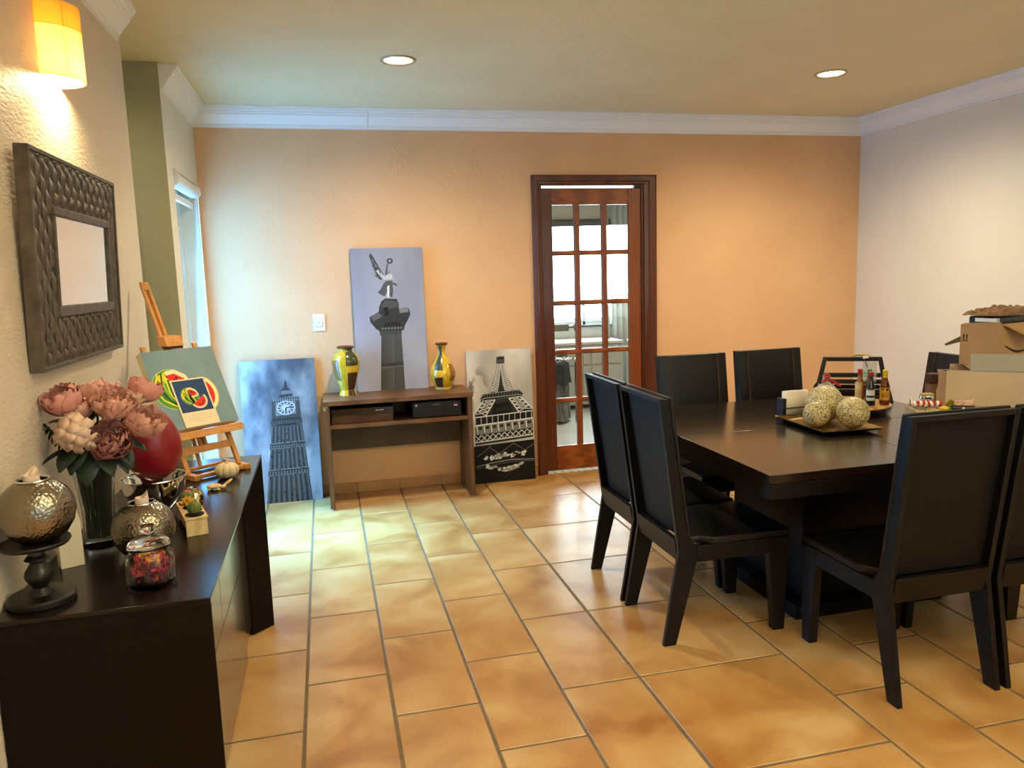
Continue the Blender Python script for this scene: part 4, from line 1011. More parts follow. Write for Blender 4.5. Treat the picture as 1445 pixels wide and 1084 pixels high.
MB().box(-.454, .454, .150, .168, .330, .5425).build('modesty_panel', M_PANEL, dk, smooth=0)
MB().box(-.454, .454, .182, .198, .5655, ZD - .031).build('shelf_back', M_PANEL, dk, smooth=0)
for x in (-.440, .440): MB().ball(.005, 8, 6, T(x, -.05, .53)).build('screw', M_CHROME, dk)
MB().prism([(-.492, ZD - .062), (-.4915, ZD - .032), (-.466, ZD - .032), (-.466, ZD - .050)], -.2065, -.2055, 'y').build('corner_sticker', mat('gold_sticker', '#b29b4e', .5, var='#5a5a2c', vscale=60), dk, smooth=0)
M_BLK = mat('black_plastic', '#0c0d10', .35); M_BLKM = mat('black_matt_plastic', '#121316', .5)
md = thing('media_player', 'flat glossy black player with small silver mark on the left of the desk shelf', 'player', (.20, 5.24, .5658))
MB().box(-.205, .205, -.14, .12, .052, .100).build('case', M_BLK, md, bevel=.004)
MB().box(-.200, .200, -.145, -.139, .054, .098).build('front_panel', mat('black_gloss', '#06070a', .08, coat=.5), md, bevel=.001)
for k in range(4): MB().box(.085 + k * .014, .094 + k * .014, -.1465, -.1445, .076, .081).build('mark', mat('silver_print', '#d8d8d8', .4), md, smooth=0)
MB().box(-.200, .200, -.12, .10, 0, .052).build('base', M_DESK, md, bevel=.001)
av = thing('receiver', 'tall black receiver box with small badges on the right of the desk shelf', 'receiver', (.695, 5.235, .5658))
MB().box(-.165, .165, -.13, .14, .004, .108).build('case', M_BLKM, av, bevel=.002)
MB().box(-.163, .163, -.135, -.129, .006, .106).build('front_panel', M_BLKM, av, bevel=.001)
MB().lathe([(.007, 0), (.006, .004), (.001, .004)], 14, T(-.140, -.135, .088) @ RX(PI / 2)).build('button', MATS['silver_print'], av)
for k in range(6): MB().box(-.03 + k * .0085, -.024 + k * .0085, -.1356, -.1346, .084, .0895).build('mark', mat('grey_print', '#9a9a9a', .5), av, smooth=0)
MB().box(.115, .140, -.1358, -.1346, .070, .080).build('badge', MATS['silver_print'], av, bevel=.001)
MB().box(.113, .142, -.1356, -.1346, .084, .090).build('badge', mat('red_print', '#8a2f2a', .5), av, smooth=0)
for x in (-.13, .13):
    for y in (-.1, .1): MB().lathe([(.012, 0), (.012, .004)], 12).build('foot', M_BLK, av, loc=(x, y, 0))

# ------------------------------------------------------------- printed canvases
M_EDGE_ANGEL = mat('canvas_edge_grey', '#7f808a', .8); M_EDGE_BLUE = mat('canvas_edge_blue', '#5c6a80', .8); M_EDGE_PALE = mat('canvas_edge_pale', '#b8b0a6', .8)
def canvas(name, label, x, yb, zb, w, h, lean_, m, edge, rz=0.):
    t = thing(name, label, 'canvas print', (x, yb, zb), rz); t.rotation_euler = (-lean_, 0, rz)
    MB().box(-w / 2, w / 2, .0006, .030, 0, h).build('canvas', edge, t, smooth=0)
    MB().box(-w / 2 + .03, w / 2 - .03, .030, .034, .03, h - .03).build('stretcher', M_PALEWOOD, t, smooth=0)
    print_quad('printed_face', m, t, [(-w / 2, 0, h), (w / 2, 0, h), (w / 2, 0, 0), (-w / 2, 0, 0)])
    return t
g = lambda v: (v * .98, v * .99, v)
# column with winged statue
P = Print(500, 1000, (.6, .6, .66))
P.a, _ = P.cloud((.56, .565, .63), (.62, .62, .68), 11, 2, 2)
P.a *= (1 + .16 * (P.Y - .4))[..., None]
def C(x, y):  # from picture measurements to the canvas
    return ((x - 228 - (y - 87) * .056) / 437, (y - 88) / 868)
def gp(pts, col, n=.06): P.poly([C(*p) for p in pts], g(col) if not isinstance(col, tuple) else col, n)
gp([(417, 600), (540, 600), (566, 960), (415, 960)], .30, .12)
for k in range(9):
    x0 = 417 + k * 14; gp([(x0, 610), (x0 + 5, 610), (x0 + 7 + k * .6, 950), (x0 + k * .4, 950)], .20 + .035 * k if k < 6 else .30, .08)
gp([(416, 790), (552, 785), (557, 805), (415, 815)], .22, .1); gp([(416, 812), (556, 806), (557, 812), (416, 820)], .40, .1)
gp([(405, 585), (545, 580), (541, 612), (410, 618)], .27, .15)
gp([(350, 532), (346, 500), (368, 490), (402, 470), (404, 440), (418, 408), (440, 392), (512, 398), (524, 428), (524, 455), (575, 450), (588, 462), (596, 492), (584, 520), (562, 560), (556, 590), (410, 592), (385, 575)], .20, .2)
gp([(412, 440), (440, 402), (515, 412), (520, 445), (470, 455)], .30, .2); gp([(525, 455), (578, 450), (585, 480), (530, 485)], .48, .15)
gp([(352, 500), (400, 475), (425, 500), (370, 530)], .36, .2); gp([(430, 450), (455, 440), (465, 490), (440, 500)], .08, .1); gp([(440, 540), (520, 535), (540, 560), (430, 568)], .12, .2)
for k in range(7): P.ell(*C(425 + k * 19, 575), .016, .008, g(.42), noise=.2)
gp([(428, 392), (440, 350), (470, 330), (492, 350), (490, 390)], .62, .4)
gp([(395, 352), (410, 340), (432, 300), (445, 285), (482, 285), (490, 345), (485, 388), (462, 380), (455, 340), (440, 380), (420, 372), (405, 362)], .30, .5)
gp([(452, 320), (466, 310), (466, 385), (455, 385)], .85, .2); gp([(440, 250), (462, 238), (482, 250), (486, 275), (440, 280)], .72, .4)
P.ell(*C(461, 236), .022, .012, g(.5), noise=.3)
gp([(440, 250), (444, 215), (452, 180), (460, 182), (454, 218), (452, 252)], .30, .2)
for t in range(0, 360, 20):
    a = math.radians(t); cx_, cy_ = C(468 + 14 * math.cos(a), 166 + 12 * math.sin(a)); P.ell(cx_, cy_, .011, .0055, g(.22))
for k in range(7):
    gp([(350 + k * 3, 118 + k * 22), (342 + k * 7, 135 + k * 20), (425 - k * 2, 262 + k * 3), (432, 248)], .16 + .07 * (k % 3), .35)
gp([(345, 122), (355, 118), (438, 262), (428, 278), (395, 265)], .26, .5); gp([(385, 225), (400, 215), (445, 272), (430, 280)], .75, .4)
for k in range(8): P.line(C(350 + k * 9, 140 + k * 15), C(388 + k * 6, 190 + k * 12), .008, g(.62 if k % 2 else .1))
gp([(480, 292), (510, 306), (515, 312), (508, 320), (484, 306)], .32, .3)
m_angel = P.material('column_statue_print', .55)
canvas('canvas_print', 'grey canvas print of a winged statue on a tall column standing on the desk', .437, 5.395, ZD, .492, .984, math.radians(1.4), m_angel, M_EDGE_ANGEL)
# clock tower
P = Print(500, 1000, (.5, .6, .72))
P.a, v = P.cloud((.36, .385, .43), (.68, .70, .73), 23, 3, 4, 1.1)
P.a = P.a * (1 - .25 * P.X[..., None] * (1 - P.Y[..., None])) 
def C(x, y): return ((x - 38 - (y - 95) * .052) / 507, (y - 88) / 940)
gp([(346, 222), (349, 222), (353, 252), (342, 252)], .12); P.ell(*C(347, 240), .014, .006, g(.15))
gp([(340, 250), (354, 250), (362, 272), (384, 290), (312, 293), (334, 272)], .22, .15)
gp([(322, 292), (378, 290), (384, 312), (316, 315)], .42, .5); gp([(305, 318), (392, 312), (396, 330), (305, 335)], .22, .2)
gp([(262, 345), (438, 335), (440, 350), (452, 470), (460, 490), (458, 520), (246, 520), (246, 490), (252, 470), (254, 360)], .26, .3)
gp([(278, 365), (412, 358), (416, 445), (278, 455)], .46, .4)
P.ell(*C(348, 404), .125, .050, g(.72)); P.ell(*C(348, 404), .112, .044, g(.60)); 
for k in range(12):
    a = 2 * PI * k / 12; cx_, cy_ = C(348, 404); P.line((cx_ + .075 * math.cos(a), cy_ + .030 * math.sin(a)), (cx_ + .106 * math.cos(a), cy_ + .042 * math.sin(a)), .014, g(.10))
P.ell(*C(348, 404), .05, .020, g(.74)); cx_, cy_ = C(348, 404)
P.line((cx_, cy_), (cx_ + .085, cy_ - .004), .014, g(.06)); P.line((cx_, cy_), (cx_ - .004, cy_ + .026), .018, g(.06))
for k in range(12):
    x0 = 258 + k * 16; gp([(x0, 470), (x0 + 8, 470), (x0 + 8, 485), (x0, 486)], .08); gp([(x0 + 3, 345), (x0 + 10, 345), (x0 + 10, 358), (x0 + 3, 358)], .55, .2)
gp([(285, 512), (418, 508), (414, 530), (290, 532)], .08, .05)
gp([(250, 520), (458, 515), (523, 1030), (208, 1040)], .27, .22)
for k in range(17):
    f0 = k / 17; xa = 250 + 208 * f0; xb = 212 + 311 * f0
    gp([(xa, 525), (xa + 5, 525), (xb + 8, 1030), (xb, 1030)], .14 if k % 2 else .38, .2)
for y0 in (640, 815):
    a = (y0 - 520) / 510; xl, xr = 250 - 42 * a - 3, 458 + 65 * a + 3
    gp([(xl, y0 - 8), (xr, y0 - 14), (xr + 3, y0 + 28), (xl - 3, y0 + 34)], .20, .2)
    for k in range(14):
        xx = xl + (xr - xl) * (k + .3) / 14; gp([(xx, y0 + 5), (xx + 9, y0 + 4), (xx + 9, y0 + 20), (xx, y0 + 21)], .40, .2)
    gp([(xl, y0 - 8), (xr, y0 - 14), (xr, y0 - 8), (xl, y0 - 2)], .45, .2); gp([(xl, y0 + 26), (xr, y0 + 20), (xr, y0 + 26), (xl, y0 + 32)], .42, .2)
for k in range(60):
    xx = 230 + RNG.random() * 270; yy = 540 + RNG.random() * 480; a = (yy - 520) / 510
    if 255 - 42 * a < xx < 450 + 65 * a: gp([(xx, yy), (xx + 5, yy), (xx + 5, yy + 12), (xx, yy + 12)], .06, .05)
m_ben = P.material('clock_tower_print', .55)
canvas('canvas_print', 'blue grey canvas print of a clock tower leaning left of the desk', -.340, 5.365, 0, .492, .984, math.radians(3.3), m_ben, M_EDGE_BLUE)
# iron lattice tower
P = Print(500, 1000, (.8, .78, .76))
P.a, _ = P.cloud((.66, .64, .63), (.84, .82, .80), 31, 2, 2)
r_, v = P.cloud((0, 0, 0), (1, 1, 1), 44, 5, 6, 2.)
w_ = np.clip((v[..., 0] - .55) * 3, 0, 1) * np.clip(1 - np.abs(P.X - .12) * 4.5, 0, 1) * np.clip(1 - np.abs(P.Y - .28) * 5, 0, 1); P.a = P.a * (1 - w_[..., None] * .75)
def C(x, y): return ((x - 88 - (y - 68) * .036) / 457, (y - 70) / 918)
LT = .78
def lattice(l0, r0, l1, r1, n, wd=.010, col=LT):
    for k in range(n):
        f0, f1 = k / n, (k + 1) / n
        a, b = (l0[0] + (l1[0] - l0[0]) * f0, l0[1] + (l1[1] - l0[1]) * f0), (r0[0] + (r1[0] - r0[0]) * f0, r0[1] + (r1[1] - r0[1]) * f0)
        c_, d = (l0[0] + (l1[0] - l0[0]) * f1, l0[1] + (l1[1] - l0[1]) * f1), (r0[0] + (r1[0] - r0[0]) * f1, r0[1] + (r1[1] - r0[1]) * f1)
        P.line(C(*a), C(*d), wd, g(col)); P.line(C(*b), C(*c_), wd, g(col)); P.line(C(*a), C(*b), wd * .8, g(col))
P.line(C(330, 100), C(330, 122), .006, g(.3)); gp([(302, 118), (358, 116), (360, 162), (300, 165)], .28, .3); gp([(310, 126), (352, 124), (352, 136), (310, 138)], .06)
gp([(308, 162), (355, 160), (362, 200), (380, 260), (400, 310), (428, 362), (244, 364), (270, 312), (286, 262), (300, 205)], .15, .15)
for (xa, xb) in ((312, 250), (331, 305), (331, 365), (352, 424)): P.pline([C(xa, 165), C(xa + (xb - xa) * .22, 240), C(xa + (xb - xa) * .55, 310), C(xb, 362)], .012, g(.7))
lattice((312, 170), (331, 170), (275, 310), (318, 310), 9, .008); lattice((331, 170), (352, 170), (345, 310), (395, 310), 9, .008); lattice((275, 310), (318, 310), (248, 360), (305, 360), 3, .009); lattice((345, 310), (395, 310), (362, 360), (424, 360), 3, .009)
gp([(185, 398), (205, 372), (462, 352), (488, 378), (486, 405), (468, 398), (215, 412), (190, 425)], .10, .06)
P.pline([C(186, 398), C(206, 370), C(460, 354), C(488, 378)], .014, g(.55)); P.pline([C(190, 408), C(215, 398), C(465, 386), C(487, 398)], .010, g(.62))
for k in range(13): P.line(C(215 + k * 20, 374 - k * 1.2), C(215 + k * 20, 405 - k * 1.2), .006, g(.5))
gp([(206, 412), (470, 400), (560, 500), (560, 530), (146, 545), (146, 500)], .16, .15)
gp([(285, 440), (392, 432), (410, 508), (265, 518)], .03); gp([(300, 470), (390, 466), (396, 490), (290, 494)], .12, .1)
lattice((215, 415), (290, 412), (150, 505), (225, 520), 4, .012); lattice((390, 408), (465, 402), (460, 505), (552, 490), 4, .012)
for a, b in (((290, 412), (222, 522)), ((388, 406), (458, 506)), ((208, 414), (146, 500)), ((470, 402), (560, 492))): P.line(C(*a), C(*b), .018, g(.84))
gp([(146, 528), (560, 505), (560, 560), (146, 585)], .06, .05)
for k in range(11): P.line(C(150 + k * 40, 530 - k * 2.2), C(150 + k * 40, 585 - k * 2.2), .010, g(.75))
P.line(C(146, 527), C(562, 506), .014, g(.86)); P.line(C(146, 583), C(562, 556), .016, g(.86))
gp([(146, 590), (562, 562), (562, 625), (146, 650)], .46, .2)
for k in range(9): 
    P.line(C(160 + k * 50, 590 - k * 2.8), C(166 + k * 50, 640 - k * 2.8), .012, g(.9)); gp([(170 + k * 50, 595 - k * 2.8), (196 + k * 50, 593 - k * 2.8), (196 + k * 50, 612 - k * 2.8), (172 + k * 50, 614 - k * 2.8)], .12)
gp([(146, 650), (562, 625), (562, 690), (146, 720)], .12, .1)
for k in range(10):
    x0 = 150 + k * 41; P.line(C(x0, 655 - k * 2.5), C(x0 + 40, 695 - k * 2.5), .012, g(.8)); P.line(C(x0 + 40, 652 - k * 2.5), C(x0, 697 - k * 2.5), .012, g(.8))
P.line(C(146, 700), C(562, 672), .020, g(.74)); P.line(C(146, 722), C(562, 698), .018, g(.66))
gp([(100, 728), (580, 706), (585, 1000), (100, 1010)], .045, .03)
for a, b in (((160, 800), (260, 730)), ((240, 735), (330, 800)), ((300, 800), (420, 722)), ((420, 725), (520, 790)), ((480, 790), (562, 740))): P.line(C(*a), C(*b), .008, g(.45))
for k in range(46):
    x0 = 205 + RNG.random() * 300; P.ell(*C(x0, 812 - (x0 - 205) * .05 + (RNG.random() - .5) * 34), .012 + .02 * RNG.random(), .004 + .006 * RNG.random(), g(.5 + .4 * RNG.random()))
P.pline([C(155, 868), C(260, 850), (C(400, 836)), C(568, 846)], .014, g(.55)); P.pline([C(155, 882), C(300, 862), C(420, 850), C(568, 858)], .008, g(.4))
for k in range(50):
    t = RNG.random(); x0 = 225 + t * 265; y0 = 905 - 30 * abs(t - .5) * 2 + (RNG.random() - .5) * 24; P.ell(*C(x0, y0), .016 + .02 * RNG.random(), .004 + .006 * RNG.random(), g(.45 + .45 * RNG.random()))
for k in range(12): P.line(C(180 + k * 33, 985), C(205 + k * 33, 935), .005, g(.14))
m_eif = P.material('iron_tower_print', .55)
canvas('canvas_print', 'sepia grey canvas print of an iron lattice tower leaning between the desk and the door', 1.203, 5.365, 0, .480, .972, math.radians(3.3), m_eif, M_EDGE_PALE)

# ------------------------------------------------------------- glazed vases on the desk
M_YELG = mat('yellow_glaze', '#d9b52e', .14, var='#c29a20', vscale=9, vdist=1.5, stretch=(5, 5, .8), coat=.5, coat_rough=.05)
M_GRNG = mat('dark_green_carved', '#2f3a2a', .25, var='#4a4a30', vscale=30, vdist=3, kind='wave', coat=.4)
M_BRNG = mat('brown_carved', '#4a2c18', .28, var='#2f1b10', vscale=30, vdist=3, kind='wave', coat=.4)
M_AMBG = mat('amber_carved', '#a8742c', .25, var='#7a4e1c', vscale=30, vdist=3, kind='wave', coat=.4)
M_LIP = mat('brown_lip', '#5a2e1c', .25, coat=.4)
def seg(prof, z0, z1, off):
    def rr(z):
        for (ra, za), (rb, zb) in zip(prof, prof[1:]):
            if za <= z <= zb: return ra + (rb - ra) * (z - za) / max(zb - za, 1e-6)
        return prof[-1][0]
    zs = [z0 + (z1 - z0) * i / 14 for i in range(15)]
    return [(rr(z) + off * (0 if i in (0, 14) else 1), z) for i, z in enumerate(zs)]
def smooth_prof(pts, n=6):
    out_ = []
    for i in range(len(pts) - 1):
        p0 = pts[max(i - 1, 0)]; p1 = pts[i]; p2 = pts[i + 1]; p3 = pts[min(i + 2, len(pts) - 1)]
        for k in range(n):
            t = k / n; q = []
            for c_ in (0, 1):
                q.append(.5 * (2 * p1[c_] + (p2[c_] - p0[c_]) * t + (2 * p0[c_] - 5 * p1[c_] + 4 * p2[c_] - p3[c_]) * t * t + (3 * p1[c_] - p0[c_] - 3 * p2[c_] + p3[c_]) * t ** 3))
            out_.append(tuple(q))
    return out_ + [pts[-1]]
def patch(prof, z0, z1, a0, a1, m, t):
    f = -PI / 2 + math.atan2(t.location.x, t.location.y) * -1   # direction from the vase to the room side
    MB().lathe(seg(prof, z0, z1, .0028), 14, a0=f + a0, a1=f + a1).build('carved_patch', m, t, smooth=50)
t = thing('vase', 'yellow glazed shouldered vase with dark patches at the left end of the desk', 'vase', (.118, 5.29, ZD))
pv = smooth_prof([(.060, 0), (.060, .004), (.049, .034), (.050, .045), (.066, .10), (.083, .16), (.092, .215), (.090, .245), (.076, .275), (.052, .297), (.046, .306), (.050, .316), (.060, .330)])
MB().lathe(pv + [(.052, .330), (.040, .310), (.040, .29), (.001, .285)], 48).build('body', M_YELG, t, smooth=60)
MB().lathe(seg(pv, .318, .330, .0022) + [(.053, .333), (.048, .326)], 48).build('lip', M_LIP, t, smooth=60)
patch(pv, .205, .318, -.02, .95, M_GRNG, t); patch(pv, .040, .160, .05, 1.0, M_BRNG, t); patch(pv, .105, .245, -1.45, -.62, M_AMBG, t); patch(pv, .002, .038, .05, .95, M_BRNG, t)
t = thing('vase', 'yellow glazed pear-shaped vase with dark patches at the right end of the desk', 'vase', (.770, 5.285, ZD))
pv = smooth_prof([(.056, 0), (.058, .010), (.056, .018), (.074, .050), (.088, .100), (.082, .140), (.062, .185), (.038, .225), (.026, .255), (.025, .275), (.032, .298), (.046, .320)])
MB().lathe(pv + [(.040, .320), (.022, .29), (.020, .26), (.001, .25)], 48).build('body', M_YELG, t, smooth=60)
MB().lathe(seg(pv, .308, .320, .0018) + [(.041, .322), (.036, .314)], 48).build('lip', M_LIP, t, smooth=60)
patch(pv, .140, .305, -.75, .02, M_GRNG, t); patch(pv, .020, .092, -.72, .0, M_BRNG, t); patch(pv, .060, .178, .62, 1.35, M_AMBG, t); patch(pv, .001, .016, -.5, .02, mat('grey_glaze', '#9a9088', .3), t)

# ------------------------------------------------------------- dining table
M_TBL = mat('espresso_table', '#1a110d', .20, var='#140d0a', vscale=3, stretch=(1, 10, 1), coat=.35, coat_rough=.12)
ZT = .76
TX0, TX1, TY0, TY1 = 1.515, 2.975, 2.395, 3.845
tc_ = ((TX0 + TX1) / 2, (TY0 + TY1) / 2)
tb = thing('dining_table', 'square espresso dining table with four-part top in the middle of the chairs', 'table', (tc_[0], tc_[1], 0))
hw, hd = (TX1 - TX0) / 2, (TY1 - TY0) / 2
for sx in (-1, 1):
    for sy in (-1, 1):
        a, b = sorted((sx * .0019, sx * hw)); c_, d = sorted((sy * .0019, sy * hd))
        MB().box(a, b, c_, d, ZT - .034, ZT).build('top_panel', M_TBL, tb, bevel=.0015)
MB().box(-hw + .003, hw - .003, -hd + .003, -hd + .028, ZT - .094, ZT - .0375).build('apron', M_ESP, tb, bevel=.0015)
MB().box(-hw + .003, hw - .003, hd - .028, hd - .003, ZT - .094, ZT - .0375).build('apron', M_ESP, tb, bevel=.0015)
for s in (-1, 1):
    a, b = sorted((s * (hw - .003), s * (hw - .028))); MB().box(a, b, -hd + .0285, hd - .0285, ZT - .094, ZT - .0375).build('apron', M_ESP, tb, bevel=.0015)
MB().box(-hw + .02, hw - .02, -hd + .02, hd - .02, ZT - .0372, ZT - .0342).build('sub_top', M_DARK, tb, smooth=0)
MB().box(-.29, .29, -.29, .29, .06, ZT - .0375).build('pedestal', M_ESP, tb, bevel=.004)
MB().box(-.37, .37, -.37, .37, 0, .06).build('plinth', M_ESP, tb, bevel=.004)

# ------------------------------------------------------------- dining chairs
M_CH = mat('black_lacquered_wood', '#0b0909', .40, spec=.3, bump=.03, bscale=40)
M_LEA = mat('black_leather', '#120e0d', .38, spec=.45, bump=.12, bscale=160, bdist=.002)
M_LEAB = mat('black_leather_back', '#110e0d', .55, spec=.2, bump=.1, bscale=160, bdist=.002)
M_STI = mat('brown_stitching', '#553c2c', .7)
def make_chair():
    t = thing('dining_chair', 'x', 'chair', (0, 0, 0), 0, 'high-backed black dining chairs around the table')
    H = 1.012; w = .212
    post = [(-.030, 0), (.024, 0), (.114, .335), (.114, .405), (.072, .47), (-.006, H - .004), (-.044, H), (.036, .388)]
    for s in (-1, 1):
        a, b = sorted((s * w, s * (w - .021)))
        MB().prism(post, a, b, 'x').build('leg', M_CH, t, bevel=.002)
        a, b = sorted((s * w, s * (w - .036)))
        MB().prism([(.464, 0), (.514, 0), (.528, .335), (.528, .402), (.438, .402), (.438, .335)], a, b, 'x').build('leg', M_CH, t, bevel=.002)
        a, b = sorted((s * (w - .002), s * (w - .026)))
        MB().box(a, b, .115, .4375, .338, .404).build('side_rail', M_CH, t, bevel=.0015)
    iw = w - .0215
    MB().box(-iw, iw, .500, .524, .338, .402).build('front_rail', M_CH, t, bevel=.0015)
    MB().prism([(.040, .345), (.070, .345), (.052, .435), (.026, .435)], -iw, iw, 'x').build('back_rail', M_CH, t, bevel=.0015)
    MB().prism([(-.0425, .992), (-.004, .992), (-.006, H - .004), (-.0435, H - .001)], -iw, iw, 'x').build('top_rail', M_CH, t, bevel=.0015)
    MB().prism([(.062, .4355), (.074, .4355), (-.007, .9915), (-.017, .9915)], -iw, iw, 'x').build('back_panel', M_LEAB, t, smooth=0)
    m = MB(); v = []; fs = []; nx, nz = 8, 10
    for j in range(nz + 1):
        q = j / nz; z = .452 + (H + .003 - .452) * q
        yb = .0755 - (.0755 + .0055) * q
        for i in range(nx + 1):
            u = -1 + 2 * i / nx; x = u * (w - .001); bulge = .010 * (1 - u ** 4) * (1 - (2 * q - 1) ** 6)
            v.append((x, yb + .014 + bulge, z))
    k0 = len(v)
    for j in range(nz + 1):
        q = j / nz; z = .452 + (H + .003 - .452) * q
        for i in range(nx + 1): v.append((-( -1 + 2 * i / nx) * -(w - .001), .0757 - .0812 * q, z))
    W = nx + 1
    for j in range(nz):
        for i in range(nx):
            a = j * W + i; fs.append((a + 1, a, a + W, a + W + 1)); fs.append((k0 + a, k0 + a + 1, k0 + a + W + 1, k0 + a + W))
        fs.append((j * W, k0 + j * W, k0 + (j + 1) * W, (j + 1) * W)); e = j * W + nx; fs.append((e, e + W, k0 + e + W, k0 + e))
    for i in range(nx): fs.append((i, i + 1, k0 + i + 1, k0 + i)); e = nz * W + i; fs.append((e + 1, e, k0 + e, k0 + e + 1))
    pad = m.add(v, fs).build('backrest', M_LEA, t, smooth=50, bevel=.004)
    for s in (-1, 1):
        for dx in (0, .006):
            pts = [(s * (.148 + dx), .0895 + .0095 - .0812 * q + .0004 - .004 * ((2 * q - 1) ** 6), .452 + (H - .452) * q) for q in [i / 12 for i in range(13)]]
            MB().tube(pts, .0014, 5).build('stitching', M_STI, pad)
    m = MB(); v = []; fs = []; n1, n2 = 10, 10
    for lay in (0, 1):
        for j in range(n2 + 1):
            yy = .098 + (.536 - .098) * j / n2
            for i in range(n1 + 1):
                u = -1 + 2 * i / n1; q = -1 + 2 * j / n2
                z = .405 if lay == 0 else .434 + .014 * (1 - u ** 4) * (1 - q ** 4)
                v.append((u * (w - (.0 if j > 1 else .0375)), yy, z))
    W = n1 + 1; k0 = W * (n2 + 1)
    for j in range(n2):
        for i in range(n1):
            a = j * W + i; fs.append((a, a + W, a + W + 1, a + 1)); fs.append((k0 + a, k0 + a + 1, k0 + a + W + 1, k0 + a + W))
        fs.append((j * W, k0 + j * W, k0 + (j + 1) * W, (j + 1) * W)); e = j * W + n1; fs.append((e, e + W, k0 + e + W, k0 + e))
    for i in range(n1): fs.append((i, i + 1, k0 + i + 1, k0 + i)); e = n2 * W + i; fs.append((e + 1, e, k0 + e, k0 + e + 1))
    m.add(v, fs).build('seat', M_LEA, t, smooth=50, bevel=.005)
    return t
ch0 = make_chair()
SPOTS = [
 ((1.27, 2.909), -PI / 2, 'black high-backed chair with bare back panel nearest the tiled aisle, left side of the table'),
 ((1.27, 3.366), -PI / 2, 'black high-backed chair on the left side of the table, the one nearer the glazed door'),
 ((2.016, 2.09), 0, 'large foreground black chair with its back to the viewer in front of the cardboard carton'),
 ((2.466, 2.09), 0, 'black chair cut by the right picture edge beside the large foreground chair'),
 ((2.056, 4.075), PI, 'black leather chair by the peach wall, the one nearer the glazed door'),
 ((2.572, 4.105), PI, 'black leather chair by the peach wall next to the slatted black rack'),
 ((3.215, 3.335), PI / 2, 'black leather chair behind the open carton with cool light on its backrest'),
 ((3.215, 2.700), PI / 2, 'black chair on the right side of the table hidden behind the carton'),
]
for i, ((x, y), rz, lab) in enumerate(SPOTS):
    c_ = ch0 if i == 0 else copy_tree(ch0)
    c_.location = (x, y, 0); c_.rotation_euler = (0, 0, rz); c_['label'] = lab
# ------------------------------------------------------------- things on the table
nh = thing('napkin_holder', 'black napkin holder at the left of the gold tray', 'napkin holder', (2.235, 3.325, ZT), .02)
M_NB = mat('slate_black_wood', '#161a20', .4)
MB().box(-.085, .085, -.026, .026, 0, .006).build('base', M_NB, nh, bevel=.0015)
for s in (-1, 1): MB().box(s * .075 - .010, s * .075 + .010, -.026, .026, .006, .100).build('upright', M_NB, nh, bevel=.002)
MB().tube([(-.065, -.024, .052), (.065, -.024, .052)], .0022, 6).build('bar', M_NB, nh)
MB().tube([(-.065, .024, .052), (.065, .024, .052)], .0022, 6).build('bar', M_NB, nh)
M_NAP = mat('white_paper', '#e6dfd2', .8)
for k in range(5):
    y = -.014 + k * .0070
    nk = MB(); n = 8
    v = [(x, y + .0025 * math.sin(x * 60 + k) , z) for z in (0, .06, .124 + .003 * (k % 2)) for x in [-.062 + .124 * i / n for i in range(n + 1)]]
    fs = [(j * (n + 1) + i, j * (n + 1) + i + 1, (j + 1) * (n + 1) + i + 1, (j + 1) * (n + 1) + i) for j in range(2) for i in range(n)]
    o = nk.add(v, fs).build('paper_napkin', M_NAP, None, smooth=60, solid=.005, loc=(2.235, 3.325, ZT + .0065))
    tag(o, 'folded white paper napkin standing in the black holder', 'napkin', 'paper napkins in the black holder')
tr = thing('gold_tray', 'rectangular gold tray with black underside under the mosaic balls', 'tray', (2.236, 3.075, ZT), -.06)
M_GOLD = mat('gold_leaf', '#8f6d2a', .32, metal=.6, var='#5f4a22', vscale=22)
hx, hy = .145, .205
v = [(-hx * .70, -hy * .78, .006), (hx * .70, -hy * .78, .006), (hx * .70, hy * .78, .006), (-hx * .70, hy * .78, .006), (-hx, -hy, .022), (hx, -hy, .022), (hx, hy, .022), (-hx, hy, .022)]
MB().add(v, [(0, 1, 2, 3)] + [(i, 4 + i, 4 + (i + 1) % 4, (i + 1) % 4) for i in range(4)]).build('dish', M_GOLD, tr, smooth=0, solid=.002)
v2 = [(x * 1.012, y * 1.012, z - .0035) for x, y, z in v]
MB().add(v2, [(3, 2, 1, 0)] + [((i + 1) % 4, 4 + (i + 1) % 4, 4 + i, i) for i in range(4)]).build('underside', M_NB, tr, smooth=0, solid=.001)
MB().box(-hx * .6, hx * .6, -hy * .68, hy * .68, 0, .003).build('foot', M_NB, tr, smooth=0)
